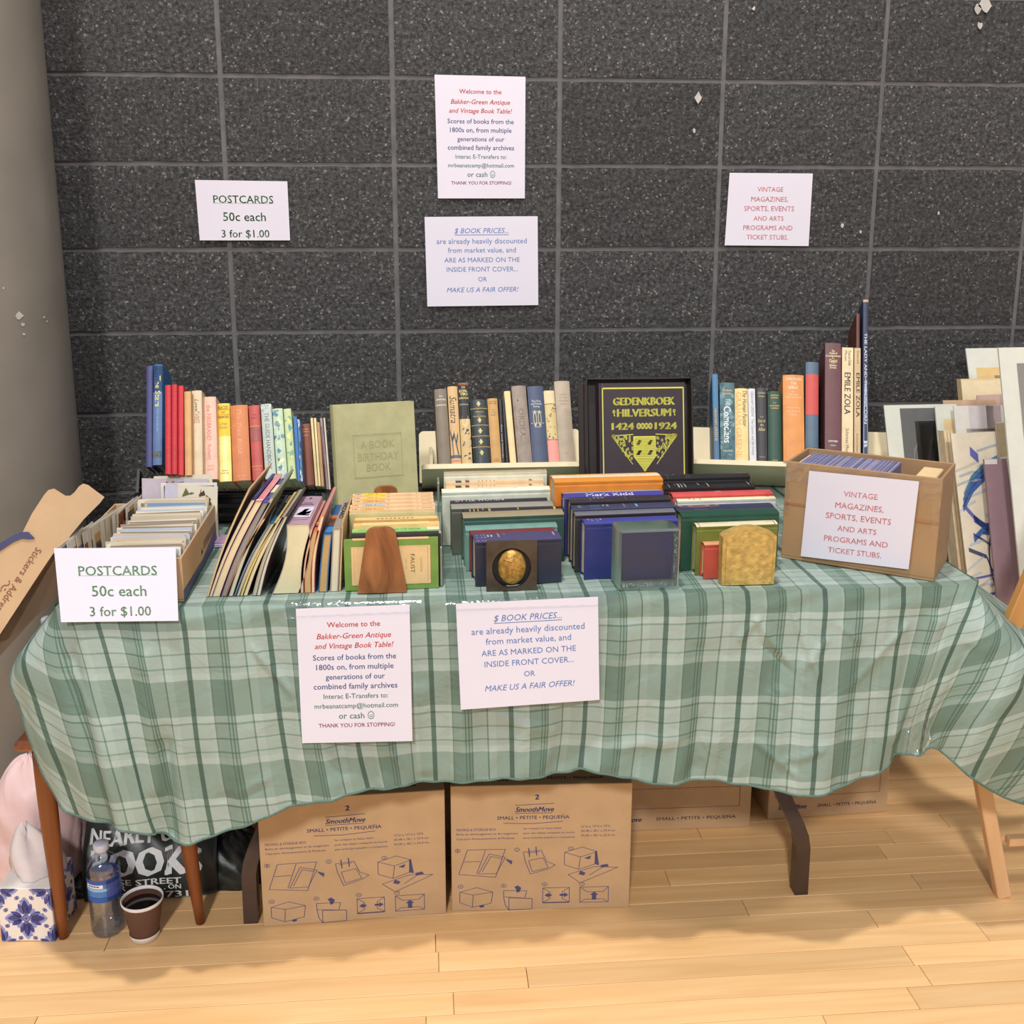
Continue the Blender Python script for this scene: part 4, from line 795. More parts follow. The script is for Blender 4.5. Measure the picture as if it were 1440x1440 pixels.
gre = [
 ((991, 1083, 765), .018, 'small brick red book beside the gilt slab bookend', (186, 78, 62), dict(dy=.008, pages=(232, 196, 140), spine=[('b', 0, 1, (206, 150, 110)), marks([(.6+.03*i, .61+.03*i, -.3, .3) for i in range(11)], (160, 90, 70))])),
 ((980, 1094, 739.5), .022, 'moss green book with a cream jacket spine in the right row', (112, 120, 48), dict(dy=.008, pages=(190, 180, 160), spine=[('b', 0, 1, (214, 202, 166)), ('b', .955, .965, (40, 40, 60)), ('b', .03, .04, (40, 40, 60)), ('v', 'XANTHE', .6, .9, .3, (180, 170, 130)), ('v', 'CAPE', .06, .12, .4, (120, 110, 100))])),
 ((959, 1096, 724), .030, 'broad dark green cloth book in the right row', (30, 74, 58), dict(dy=.008, rough=.4)),
 ((952.5, 1090, 717), .034, 'navy book with a small framed gold device on its spine', (50, 56, 82), dict(dy=.008, rough=.4, spine=[('f', lambda d, W, H: [d.frame(-.42, .68, .42, .82, .014, (150, 124, 96)), d.ring(0, .75, .2, .03, (170, 120, 100)), d.ring(0, .75, .1, .04, (190, 150, 120))])])),
 ((953, 1091, 703.5), .016, 'cream book with sparse dark marks on its spine, right row', (206, 208, 206), dict(dy=.008, spine=[('b', 0, 1, (232, 216, 176)), marks([(.86, .88, -.2, .2), (.82, .83, -.3, .1), (.76, .77, -.3, .1), (.05, .08, 0, .3)], (110, 100, 90))])),
 ((946.5, 1087, 696.5), .026, 'coral red book with faint title behind the cream one', (202, 80, 78), dict(dy=.008, pages=(200, 150, 110), spine=[('v', 'HORIZON', .68, .82, .35, (222, 120, 110)), ('v', 'LIFE', .5, .56, .4, (226, 150, 140))])),
 ((934, 1062, 686), .030, 'black leather book with silver bars, second from the back of the right row', (36, 34, 36), dict(dy=.006, rough=.3, spine=[marks([(.93, .935, -.4, .4), (.82, .835, -.4, .3), (.79, .8, -.4, .3), (.75, .76, -.4, .3), (.5, .51, -.4, .4), (.6, .61, -.2, .3), (.05, .06, -.3, .3)], (160, 158, 156)), marks([(.86, .87, -.2, .2)], (140, 90, 80))])),
 ((932, 1055, 672), .028, 'black ribbed leather book at the back of the right row', (40, 38, 40), dict(dy=.006, rough=.3, spine=[marks([(.93, .935, -.5, .5), (.72, .724, -.5, .5), (.69, .694, -.5, .5), (.85, .87, -.1, .1), (.12, .14, -.1, .1)], (100, 98, 98))])),
]
row(-.815, gre, GD)
# ================================================================== BOOKENDS
def woodend(cx, y, z0, wb, wt, h, label, px=None):
    rt = root('bookend', label, 'bookend', (cx, y, z0)); P = [(-wb/2, 0), (wb/2, 0)]; r = wt*.36
    for i in range(9): a = math.pi/2*i/8; P.append((wt/2-r+r*math.cos(a), h-r*.7+r*.7*math.sin(a)))
    for i in range(9): a = math.pi/2+math.pi/2*i/8; P.append((-wt/2+r+r*math.cos(a), h-r*.7+r*.7*math.sin(a)))
    MB().prism(P, lambda a, b, t: V((a, t+b*.05, b)), -.006, .006).build('upright', wood('walnut', (116, 66, 30), (180, 116, 66), (14, 14, 5), .38, 3.0), rt)
    MB().box(-wb*.42, .006, 0, wb*.42, .11, .0012).build('foot_plate', mat((70, 60, 50), .4, metal=.8), rt)
p = bk(538, 836, y=-.845); woodend((bk(504, 835, y=-.842).x+bk(571, 835, y=-.842).x)/2, -.838, Z0, .091, .055, .122, 'tapered round topped walnut bookend at the front of the left row')
q = bk(542, 684, y=-.545); woodend(q.x, -.545, Z0, .085, .048, q.z-Z0, 'second walnut bookend, only its rounded top showing before the green album')
# scarab plate
rt = root('bookend', 'dark metal plate bookend with a round opening and a gilt oval scarab', 'bookend', M=Matrix.Translation(bk(720, 832, y=-.842)))
o = rt.matrix_world.translation; rt.matrix_world = Matrix.Translation(V((bk(719, 832, y=-.842).x, -.842, Z0)))
S = .0955; cx_, cz = 0, .0425; r = .0345
vs_, fs = [], []; n = 40
for t in (0, .006):
    for i in range(n):
        a = 2*math.pi*i/n+math.pi/4; c, s = math.cos(a), math.sin(a); m = max(abs(c), abs(s)); vs_.append((c/m*S/2*.98, t, S/2+s/m*S/2)); vs_.append((cx_+c*r*1.05, t, cz+s*r*1.1+.001))
for i in range(n):
    a, b = 2*i, 2*((i+1) % n); k = 2*n
    fs += [(a, b, b+1, a+1), (a+k, a+k+1, b+k+1, b+k), (a, a+k, b+k, b), (a+1, b+1, b+k+1, a+k+1)]
mesh('plate', [(x, y-.008, z) for x, y, z in vs_], fs, mat((84, 72, 60), .42, .2, 30, .3, 80, metal=.4, key='dark_bronze'), rt)
b = MB().lathe([(.0001, .013), (.008, .0125), (.016, .0105), (.022, .0065), (.0240, 0)], 32, Matrix.Translation((.001, -.004, cz+.002)) @ Matrix.Rotation(math.pi/2, 4, 'X') @ Matrix.Diagonal((1.08, 1.42, 1, 1)))
b.tube([(-.017, -.0125, cz+.019), (0, -.0165, cz+.016), (.017, -.0125, cz+.019)], .0013, 6)
b.tube([(0, -.0163, cz+.016), (0, -.0175, cz), (0, -.0125, cz-.026)], .0010, 6)
b.build('scarab', mat((190, 146, 72), .42, .3, 90, .8, 160, metal=.45, key='gilt'), rt, True)
MB().lathe([(0, 0), (.0365, 0)], 32, Matrix.Translation((0, .0005, cz+.001)) @ Matrix.Rotation(math.pi/2, 4, 'X')).build('backing', mat((24, 22, 22), .6), rt)
# glass block
a = bk(868, 831, y=-.868); b_ = bk(954, 831, y=-.868); W = b_.x-a.x; zt = bk(911, 746, y=-.868).z
rt = root('glass_bookend', 'clear greenish glass cube bookend in front of the royal blue book', 'bookend', ((a.x+b_.x)/2, -.868+.0325, Z0+.0008)); rt.matrix_world = rt.matrix_world @ Matrix.Rotation(math.radians(3), 4, 'Z')
o = MB().box(-W/2, -.0325, 0, W/2, .0325, zt-Z0, None, .004).build('block', glass('green_glass', (214, 232, 232), .01, 1.45), rt)
o.data.materials.append(glass('cast_edge_glass', (196, 226, 200), .42, 1.45))
for p in o.data.polygons: p.material_index = 0 if abs(p.normal.y) > .9 else 1
b = MB()
for i in range(90):      # pale specks: cast seeds, plus bright highlights painted along lower and right edges
    q = R_.random(); x, z = (R_.uniform(-W*.42, W*.42), R_.uniform(.004, .010)) if q < .6 else (W*.44+R_.uniform(-.002, .002), R_.uniform(.01, .10))
    b.lathe([(0, -.0012), (.0011, 0), (0, .0012)], 6, Matrix.Translation((x, R_.uniform(-.026, -.01), z)))
b.build('bubbles_and_glints', mat((214, 236, 206), .2, .02), rt)['kind'] = 'stuff'
# gilt slab
a = bk(1012, 822, y=-.842); b_ = bk(1085, 822, y=-.842); zt = bk(1050, 740, y=-.842).z; W = b_.x-a.x; h = zt-Z0
rt = root('bookend', 'rough gilt slab bookend with an arched top', 'bookend', ((a.x+b_.x)/2, -.838, Z0)); P = [(-W/2, 0), (W/2, 0), (W/2*1.02, h*.84)]
for i in range(11): t_ = i/10; P.append((W/2*.92-W*.92*t_, h*(.88+.12*math.sin(math.pi*t_))))
P.append((-W/2*1.02, h*.84))
b = MB().prism(P, lambda a, b, t: V((a, t, b)), -.016, .010); b.build('slab', mat((196, 164, 92), .5, .16, 60, .9, 120, metal=.15, key='old_gilt'), rt)
P2 = [(x*.86, .006+(z-.006)*.93) for x, z in P]
MB().prism(P2, lambda a, b, t: V((a, t, b)), -.018, -.015).build('raised_panel', mat((200, 168, 94), .5, .18, 70, 1, 140, metal=.15, key='old_gilt_panel'), rt)
# grey metal file divider
for px, yy, lab in ((614, -.70, 'grey sheet metal divider standing right of the cream paperbacks'),):
    rt = root('book_divider', lab, 'divider', (bk(617, 700, y=-.6).x, -.6, Z0)); zz = bk(615, 671, y=-.52).z-Z0
    MB().box(-.002, -.215, 0, .002, .08, zz*.55, None, .001).box(-.002, .03, zz*.5, .002, .08, zz, None, .001).build('plate', mat((150, 158, 146), .4, .1, 20, metal=.3), rt)
# ================================================================== LEANING MAGAZINES, foot edge to the viewer
GM = 'comics and paperbacks leaning in front of the black rack'
def leaner(bot, top, L, label, cover, page=(222, 210, 170), yf=-.838, bend=.006, spine=None, yaw=.03, soft=True, name='booklet', cat='booklet'):
    a, b = bk(bot[0], bot[2], y=yf), bk(bot[1], bot[2], y=yf); c, e = bk(top[0], top[2], y=yf), bk(top[1], top[2], y=yf)
    zb = Z0; zt = (c.z+e.z)/2; K = 8; o = V(((a.x+b.x)/2, yf, zb))
    rt = root(name, label, cat, o, GM)
    def side(p, q, s):
        out = []
        for i in range(K+1):
            t = i/K; x = p.x+(q.x-p.x)*t-bend*math.sin(math.pi*t); out.append((x-o.x, (zt-zb)*t))
        return out
    l, r = side(a, c, -1), side(b, e, 1); ct = .0007 if soft else .002
    poly = [(x+ct, z) for x, z in l[:-1]]+[(l[-1][0]+ct, l[-1][1]-ct*1.2), (r[-1][0]-ct, r[-1][1]-ct*1.2)]+[(x-ct, z) for x, z in r[:-1]][::-1]
    MB().prism(poly, lambda x, z, t: V((x+t*yaw, t, z)), .001, L-.002).build('pages', pagemat(page), rt)
    mx = [((l[-1][0]+r[-1][0])/2, l[-1][1]+.0008)] if r[-1][0]-l[-1][0] > .004 else []
    O = l+mx+r[::-1]; I = [(x+ct, z) for x, z in l[:-1]]+[(l[-1][0]+ct, l[-1][1]-ct)]+([(mx[0][0], mx[0][1]-ct)] if mx else [])+[(r[-1][0]-ct, r[-1][1]-ct)]+[(x-ct, z) for x, z in r[:-1]][::-1]
    MB().prism(O+I[::-1], lambda x, z, t: V((x+t*yaw, t, z)), 0, L).build('cover', mat(cover, .35 if soft else .5, .06, 20) if isinstance(cover, tuple) else cover, rt)
    if spine:
        A, Bq = l[-1], r[-1]
        d = Draw(lambda s, t: V((A[0]+(Bq[0]-A[0])*(s+.5)+t*L*yaw, t*L, A[1]+(Bq[1]-A[1])*(s+.5)+.0014))); lay(d, spine, Bq[0]-A[0], L); d.build('spine_print', rt)
    return rt
Wp = (226, 216, 184)
leaner((290.5, 293.5, 844), (349.5, 352.5, 687), .21, 'thin tan edged booklet leaning at the far left of the comics', (200, 164, 120), yaw=.05)
leaner((294, 298.5, 844), (353, 359, 703), .20, 'cream paged comic with a navy spine, second in the leaning group', (60, 52, 110), yaw=.05, spine=[('v', 'COMICS', .1, .5, .4, (130, 140, 190)), ('v', 'NEW', .7, .9, .4, (130, 140, 190))])
leaner((299, 309, 844), (359.5, 369, 705), .21, 'comic album with a pink spine in the leaning group', (222, 146, 150), yaw=.05, spine=[('r', -.5, 0, .5, .05, (232, 190, 190))])
leaner((311, 318, 842), (369.5, 380, 707), .23, 'album with grey pages and a blue and white spine', (96, 96, 150), (150, 142, 130), yaw=.06, spine=[('b', 0, .16, (92, 88, 160)), ('v', 'DC', .04, .13, .7, (230, 230, 240), 0, .03), ('b', .3, .55, (232, 214, 180)), ('v', 'Best', .6, .75, .5, (60, 64, 100)), ('b', .78, 1, (150, 160, 190)), ('v', 'IN', .85, .95, .5, (40, 44, 80))])
leaner((317, 319, 844), (369, 373, 730), .19, 'thin rust orange booklet among the leaning comics', (190, 110, 70))
leaner((321.5, 327.5, 843), (380, 385, 700), .22, 'pale grey paged booklet with a dull green cover, leaning', (130, 136, 110), (206, 200, 180), yaw=.05)
leaner((329, 331.5, 841), (378, 382, 736), .2, 'slim blue covered booklet in the middle of the leaning group', (56, 74, 110), (150, 160, 170))
leaner((332.5, 337, 840), (381, 388, 736), .2, 'booklet with teal and black printed spine, leaning', (40, 60, 76), (200, 190, 160), yaw=.05, spine=[('b', 0, .22, (50, 120, 160)), ('b', .3, .55, (52, 56, 64)), ('v', 'VOL', .36, .5, .4, (190, 190, 180)), ('b', .7, .95, (190, 160, 110)), ('v', 'TALE', .74, .9, .4, (50, 44, 44))])
leaner((338, 341, 841), (388, 392, 731), .2, 'thin yellow paged booklet left of the cream one', (216, 196, 120), (230, 208, 130), yaw=.05)
leaner((342, 348, 839), (393, 399, 728), .2, 'cream booklet with a dark maroon spine', (74, 48, 50), yaw=.05, spine=[marks([(.1*i, .1*i+.05, -.3, .3) for i in range(1, 9)], (130, 90, 80))])
leaner((355, 360.5, 842), (396, 400, 727), .2, 'grey white magazine bundle edge leaning over a gap', (170, 160, 140), (190, 182, 160), yaw=.055)
leaner((361, 366.5, 842), (400.5, 404.5, 726), .21, 'white paged magazine with dark covers, right edge of the leaning bundle', (70, 56, 52), (216, 212, 196), yaw=.055)
def fish(d, W, H):
    d.rect(-.38, .22, .4, .58, (216, 206, 222)); q = random.Random(5)
    d.poly([(-.3, .33), (-.05, .3), (.3, .34), (.36, .44), (.1, .4), (.2, .52), (-.02, .5), (-.1, .42)], (60, 76, 130)); d.poly([(-.36, .3), (.3, .27), (.36, .31), (-.1, .33)], (140, 160, 200))
    d.rect(-.3, .66, .3, .68, (130, 90, 110)); d.rect(-.2, .72, .2, .74, (130, 90, 110)); d.rect(-.06, .88, .06, .94, (110, 80, 110)); d.rect(-.3, .14, .35, .16, (190, 140, 160))
leaner((383, 419.5, 838), (403, 434.5, 737.5), .20, 'thick lilac paperback with a fish picture on its spine', (180, 150, 166), (224, 214, 174), bend=-.010, yf=-.832, spine=[('f', fish)], name='book', cat='book', yaw=.03)
leaner((423, 427, 836), (436, 440, 744), .2, 'thin pinkish covered book beside the thick lilac one', (190, 140, 132), (220, 200, 170), yf=-.832)
leaner((428.5, 437.5, 835), (441, 449, 746), .2, 'tan paged book with a bright orange spine', (214, 120, 70), (206, 172, 116), yf=-.832, spine=[('b', .1, .14, (60, 30, 30)), ('b', .2, .24, (220, 190, 150))])
leaner((438.5, 442.5, 838), (451, 456, 725), .21, 'tall pale booklet with a pink cover, leaning slightly', (206, 132, 124), (236, 214, 176), yf=-.832)
leaner((447.5, 460.5, 831), (455, 467, 750.5), .20, 'tan paged book with a blue, orange and brown spine', (40, 100, 160), (196, 162, 106), yf=-.828, bend=.001, soft=False, name='book', cat='book', spine=[('b', .02, .2, (60, 130, 190)), ('b', .25, .5, (120, 80, 60)), ('b', .5, .6, (214, 110, 60)), ('v', 'SEA', .3, .46, .5, (200, 190, 160))])
leaner((464, 475.5, 831), (468, 479.5, 743), .21, 'white paged book with a warm grey spine and dark lettering', (160, 146, 132), (222, 214, 184), yf=-.828, bend=0, soft=False, name='book', cat='book', spine=[('v', 'WIZARD', .3, .85, .5, (70, 62, 60), 0, .01)])
leaner((476.5, 479, 830), (480.5, 482.5, 735), .2, 'thin tan booklet squeezed against the green bordered paperback', (200, 160, 110), yf=-.826, bend=0)
# small mauve edged cards lying flat behind, on the cloth
rt = root('leaflet', 'flat lilac leaflets lying between postcard box and comics', 'leaflet', (-.755, -.50, Z0)); 
for i in range(3): MB().box(-.06, -.035+.004*i, .003*i, .05, .03, .003*i+.002, None).build('sheet', mat(((200, 180, 210), (216, 206, 220), (170, 140, 170))[i], .5), rt)
# ================================================================== PAPER NOTICES
PAPER = mat((217, 213, 225), .75, .015, 5, key='notice_paper')
gr_, rd, bl, tl_, mr_, pk = (92, 136, 96), (214, 84, 76), (78, 96, 150), (96, 140, 130), (160, 70, 100), (226, 150, 156)
def t_postcards(d, f=((.31, .655), (.585, .46), (.86, .52))):
    for (y, w), s, col in zip(f, ('POSTCARDS', '50c each', '3 for $1.00'), (gr_, gr_, (106, 136, 110))): d.text(s, .51, 1-y, w, None, col, .012)
    d.rect(.51-.33, 1-f[0][0]-.07, .51+.33, 1-f[0][0]-.064, (150, 180, 160))
def t_welcome(d):
    for s, y, w, col, bo, sh in (('Welcome to the', .126, .47, rd, .012, 0), ('Bakker-Green Antique', .209, .66, rd, .012, .25), ('and Vintage Book Table!', .281, .70, rd, .012, .25), ('Scores of books from the', .366, .74, bl, .008, 0), ('1800s on, from multiple', .437, .69, bl, .008, 0), ('generations of our', .51, .53, bl, .008, 0), ('combined family archives', .58, .75, bl, .008, 0), ('Interac E-Transfers to:', .654, .58, tl_, .01, 0), ('mrbeanatcamp@hotmail.com', .726, .75, tl_, .01, 0), ('or cash', .8, .23, tl_, .008, 0), ('THANK YOU FOR STOPPING!', .871, .69, mr_, .01, 0)):
        d.text(s, .5 if s != 'or cash' else .455, 1-y, w, None, col, bo, sh, cap=1)
    d.ring(.63, 1-.8, .027, .006, tl_, 16, ); d.line([(.62, .205), (.62, .198)], .008, tl_); d.line([(.64, .205), (.64, .198)], .008, tl_); d.line([(.617, .193), (.63, .188), (.643, .193)], .005, tl_)
def t_prices(d):
    c = (84, 116, 178)
    for s, y, w, sh in (('$ BOOK PRICES...', .155, .48, .25), ('are already heavily discounted', .27, .80, 0), ('from market value, and', .37, .605, 0), ('ARE AS MARKED ON THE', .48, .672, 0), ('INSIDE FRONT COVER...', .585, .635, 0), ('OR', .697, .078, 0), ('MAKE US A FAIR OFFER!', .815, .645, .25)):
        d.text(s, .5, 1-y, w, None, c, 0, sh, cap=1)
    d.rect(.26, 1-.205, .74, 1-.199, c)
def t_vintage(d):
    for s, y, w in (('VINTAGE', .22, .31), ('MAGAZINES,', .355, .445), ('SPORTS, EVENTS', .485, .6), ('AND ARTS', .62, .36), ('PROGRAMS AND', .75, .59), ('TICKET STUBS.', .88, .495)): d.text(s, .5, 1-y, w, None, pk, .012, 0, cap=1)
def notice(corners, label, fn, group=None, name='notice', asp=1, thick=.0005):
    """corners: world points top left, top right, bottom right, bottom left"""
    tl, tr, br, bl_ = corners; c = (tl+tr+br+bl_)/4
    nrm = (tr-tl).cross(bl_-tl).normalized()
    if nrm.y > 0: nrm = -nrm
    rt = root(name, label, 'notice', c, group)
    def f(a, b, l=.0006): return (tl*(1-a)+tr*a)*b+(bl_*(1-a)+br*a)*(1-b)+nrm*l-c
    v, q = [], []
    for l in (thick, -.0001):
        for j in range(7):
            for i in range(7): v.append(f(i/6, j/6, l))
    for j in range(6):
        for i in range(6): a = j*7+i; q += [(a, a+1, a+8, a+7), (a+49, a+56, a+57, a+50)]
    rim = [i for i in range(7)]+[j*7+6 for j in range(1, 7)]+[42+i for i in range(5, -1, -1)]+[j*7 for j in range(5, 0, -1)]
    for k in range(len(rim)): a, b = rim[k], rim[(k+1) % len(rim)]; q.append((a, a+49, b+49, b))
    mesh('sheet', v, q, PAPER, rt)
    W = ((tr-tl).length+(br-bl_).length)/2; H = ((bl_-tl).length+(br-tr).length)/2
    class D2(Draw):
        def text(s, st, cx, cy, w=None, h=None, col=(0, 0, 0), bold=0, shear=0, rot=0, cap=None):
            vs_, fs, x0, x1, y0, y1 = glyphs(st, bold, shear); sx = w/(x1-x0); sy = sx*W/H; n = len(s.v)
            for x, y in vs_: s.v.append(s.fn(cx+(x-(x0+x1)/2)*sx, cy+(y-.35)*sy))
            k = s.ci(col)
            for g in fs: s.f.append(tuple(n+i for i in g)); s.m.append(k)
            return s
    d = D2(lambda a, b: f(a, b, thick+.0003)); fn(d); d.build('lettering', rt)
    return rt
def wp(*pts, y=-.006): return [bk(a, b, y=y) for a, b in pts]
notice(wp((274, 253), (404, 255), (408, 338), (281, 338)), 'white postcard price sheet with green print taped to the block wall', lambda d: t_postcards(d, ((.31, .655), (.60, .47), (.885, .53))))
notice(wp((611, 105), (739, 108), (738, 279), (616, 279)), 'upright white welcome sheet taped high on the block wall', t_welcome)
notice(wp((597, 305), (756, 304), (757, 429), (601, 431)), 'white price notice with blue print on the block wall, below the welcome sheet', t_prices)
notice(wp((1026, 243), (1143, 244), (1137, 346), (1019, 345)), 'white notice with pink print on the block wall', t_vintage)
yc = -.905
notice([bk(416, 856, y=-.901), bk(576, 850, y=-.901), bk(580, 1042, y=-.929), bk(425, 1045, y=-.929)], 'upright welcome sheet hanging on the front of the green cloth', t_welcome)
notice([bk(641, 849, y=-.901), bk(841, 839, y=-.901), bk(843, 984, y=-.922), bk(648, 998, y=-.922)], 'price notice with blue print hanging on the front of the green cloth', t_prices)
# clear tape over the two hanging sheets
for x0, x1, y0, y1, n in ((398, 592, 838, 862, 'welcome sheet'), (626, 862, 828, 852, 'price notice')):
    P = [bk(x0, y0+(6 if x0 < 600 else 12), y=-.88), bk(x1, y0, y=-.88), bk(x1, y1, y=-.9035), bk(x0, y1+8, y=-.9035)]
    rt = root('clear_tape', 'strip of shiny clear tape over the top of the hanging '+n, 'tape', P[0]); v, q = [], []
    for j in range(5):
        for i in range(31):
            a, b = i/30, j/4; p = (P[0]*(1-a)+P[1]*a)*(1-b)+(P[3]*(1-a)+P[2]*a)*b
            p = p+V((0, -.0012-abs(.0012*math.sin(i*1.1)*math.sin(j*2+i)), .004*math.sin(b*math.pi))); v.append(p-P[0])
    for j in range(4):
        for i in range(30): a = j*31+i; q.append((a, a+1, a+32, a+31))
    mesh('tape_film', v, q, clear('tape_film', (1, 1, 1), .06, .06), rt, True)
# ================================================================== BOXES
KR = mat((196, 164, 126), .75, .05, 14, .12, 60, key='corrugated_card'); KRD = mat((160, 116, 72), .8, .08, 14, key='card_edge')
KR2 = mat((166, 132, 94), .75, .06, 10, .15, 50, key='corrugated_card_dull')
INK = (74, 74, 122)
def obox(name, label, cat, O, ex, ey, W, D, H, t=.004, m=KR, side_names='panel', extra=None, group=None):
    """open top carton: O front-left foot, ex along the front, ey to the back"""
    ez = V((0, 0, 1)); M = frameM(O, ex, ey, ez); rt = root(name, label, cat, M=M, group=group)
    MB().box(0, 0, 0, W, D, t).build('base', m, rt)
    MB().box(0, 0, t, W, t, H, None, .001).build('front_panel', m, rt); MB().box(0, D-t, t, W, D, H, None, .001).build('back_panel', m, rt)
    MB().box(0, t, t, t, D-t, H, None, .001).build('side_panel', m, rt); MB().box(W-t, t, t, W, D-t, H, None, .001).build('side_panel', m, rt)
    return rt
# postcard box
O = V((-.990, -.866, Z0)); pcb = obox('postcard_box', 'open brown card box full of postcards at the left table end', 'box', O, V((1, .02, 0)).normalized(), V((-.03, 1, 0)).normalized(), .212, .395, .082, .0035)
d = Draw(lambda a, b: V((.2125, a*.395, b*.082))); NB = (62, 66, 110)
d.poly([(0, 0), (1, 0), (1, .34), (.92, .42), (.5, .2), (0, .26)], NB)
d.poly([(.46, .36), (.49, .5), (.5, .42), (.52, .34)], (60, 50, 50)); d.rect(.54, .38, .92, .58, (150, 110, 76))
for i in range(9): d.rect(.56+.04*i, .41, .575+.04*i, .55, (96, 76, 70))
d.build('side_print', pcb)
# cards across the box
GP = 'white edged postcards filed across the box'
cardm = [mat(c, .55, .03, 30) for c in ((222, 214, 194), (212, 200, 172), (226, 220, 206), (196, 184, 160), (184, 192, 202), (208, 188, 168), (150, 138, 120))]
pics = [(120, 150, 180), (150, 130, 90), (90, 120, 80), (60, 70, 90), (180, 120, 80), (70, 60, 60), (200, 170, 120)]
def card(name, label, M, w, h, m, group, pic=None, cat='postcard'):
    o = MB().box(-w/2, -.0003, 0, w/2, .0003, h).build(name, m, None); o.matrix_world = M; tag(o, label, cat, group)
    if pic:
        d = Draw(lambda a, b: V(((a-.5)*w, -.0006, b*h))); pic(d); d.build('picture', o)
    return o
Mb = pcb.matrix_world; ny = 56
for i in range(ny):
    yy = .012+.345*i/ny; w = R_.uniform(.125, .142); h = R_.uniform(.083, .0895) if i < 50 else R_.uniform(.094, .1)
    M = Mb @ Matrix.Translation((.205-w/2-R_.uniform(0, .008), yy, .0045)) @ Matrix.Rotation(R_.uniform(-.022, .022), 4, 'Z') @ Matrix.Rotation(math.radians(-9+R_.uniform(-2.0, 2.0)), 4, 'X') @ Matrix.Rotation(R_.uniform(-.025, .025), 4, 'Y')
    pc = R_.choice(pics); card('postcard', 'white edged postcard filed among many others across the box', M, w, h, R_.choice(cardm), GP, (lambda d: d.rect(.04, .06, .96, .93, pc)) if R_.random() < .45 else None)
# cards running along the left of the box, pictures towards the right
GL = 'picture postcards filed lengthwise along the left of the box'
for i in range(15):
    M = Mb @ Matrix.Translation((.010+.0032*i, .08+.019*i, .0045)) @ Matrix.Rotation(math.radians(84+R_.uniform(-3, 3)), 4, 'Z') @ Matrix.Rotation(math.radians(-6+.6*i), 4, 'X')
    seed = i
    def pic(d, s=seed):
        q = random.Random(s); 
        for _ in range(10): a = q.uniform(0, .8); b = q.uniform(.1, .8); d.rect(a, b, min(.97, a+q.uniform(.1, .4)), min(.96, b+q.uniform(.1, .3)), q.choice([(96, 120, 150), (160, 80, 50), (60, 60, 60), (190, 150, 90), (120, 90, 60), (170, 190, 200), (150, 40, 50)]))
    card('postcard', 'picture postcard filed lengthwise along the left of the box', M, .14, .098, cardm[i % 3], GL, pic)
# tall cards standing at the back
def pal(cols, n, seed, ox0=.05, oz0=.05):
    def f(d):
        q = random.Random(seed)
        for _ in range(n):
            a = q.uniform(ox0, .85); b = q.uniform(oz0, .85); P = [(min(.97, a+q.uniform(-.02, .2)), min(.96, b+q.uniform(-.02, .2))) for _ in range(4)]
            x = sorted(p[0] for p in P); z = sorted(p[1] for p in P); d.poly([(x[0], z[1]), (x[1], z[0]), (x[3], z[2]), (x[2], z[3])], q.choice(cols))
    return f
def busaku(d):
    d.rect(.0, .0, 1, 1, (196, 186, 196)); d.text('BUSAKU', .55, .87, .3, .07, (74, 70, 110), .02, rot=180); pal([(110, 96, 120), (200, 120, 90), (150, 150, 170)], 14, 4)(d)
for k, (x, w, h, yy, fn, lab, rot) in enumerate(((.15, .12, .137, .382, None, 'plain cream card standing tallest at the back of the postcard box', -1), (.128, .135, .132, .374, busaku, 'grey lilac card with dark upside down capitals at the back of the postcard box', 2), (.158, .115, .124, .367, lambda d: d.frame(.05, .05, .95, .95, .04, (60, 70, 110)), 'white card with a dark blue inner border near the back of the postcard box', 1), (.158, .108, .120, .360, lambda d: [d.rect(0, 0, .25, 1, (200, 196, 214)), pal([(150, 96, 60), (200, 170, 90), (96, 104, 60), (60, 60, 50), (170, 110, 80)], 40, 9, .3)(d)], 'card showing a painted ochre and green scene, tilted, in front of the lilac one', 4))):
    card('postcard', lab, Mb @ Matrix.Translation((x, yy, .0045)) @ Matrix.Rotation(math.radians(rot), 4, 'Y') @ Matrix.Rotation(math.radians(-4), 4, 'X'), w, h, cardm[k % 3], 'tall cards at the back of the postcard box', fn)
# postcard sheet on the box front, hanging over the table edge
notice([bk(76, 771, y=-.872), bk(247, 770, y=-.868), bk(251, 873, y=-.9145), bk(86, 875, y=-.9145)], 'white postcard price sheet with green print on the front of the postcard box', t_postcards)
# its lid: big flap leaning outwards at the left, with a lower flap folded behind
p0 = V((-.99, -.78, .83)); 
def lidplane(px, py): return bkp(px, py, V((-1.00, -.80, .80)), V((.35, -.93, .25)).normalized())
lid_px = [(-30, 905), (-30, 775), (0, 768), (22, 762), (32, 748), (45, 722), (62, 696), (68, 689), (76, 687), (84, 692), (92, 697), (99, 697), (105, 692), (111, 684), (117, 680), (124, 682), (136, 691), (147, 699), (140, 708), (118, 730), (100, 752), (83, 774), (75, 778), (60, 800), (30, 846), (0, 892)]
P = [lidplane(a, b) for a, b in lid_px]; nl = V((.35, -.93, .25)).normalized()
rt = root('box_lid', 'brown card lid flap with handwritten words leaning beside the postcard box', 'lid', P[21])
MB().prism([(i, 0) for i in range(len(P))], lambda a, b, t: P[int(a)]-nl*t-P[21], 0, .004).build('flap', KR, rt)
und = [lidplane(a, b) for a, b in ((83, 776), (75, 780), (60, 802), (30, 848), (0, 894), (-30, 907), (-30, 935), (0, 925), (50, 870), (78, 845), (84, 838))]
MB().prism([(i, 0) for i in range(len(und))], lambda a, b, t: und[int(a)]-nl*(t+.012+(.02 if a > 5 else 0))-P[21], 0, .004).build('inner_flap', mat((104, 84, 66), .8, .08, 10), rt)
ed = [(0, 764), (16, 754), (30, 748), (40, 748), (49, 757), (40, 758), (30, 757), (18, 762), (0, 774), (-30, 790), (-30, 775)]
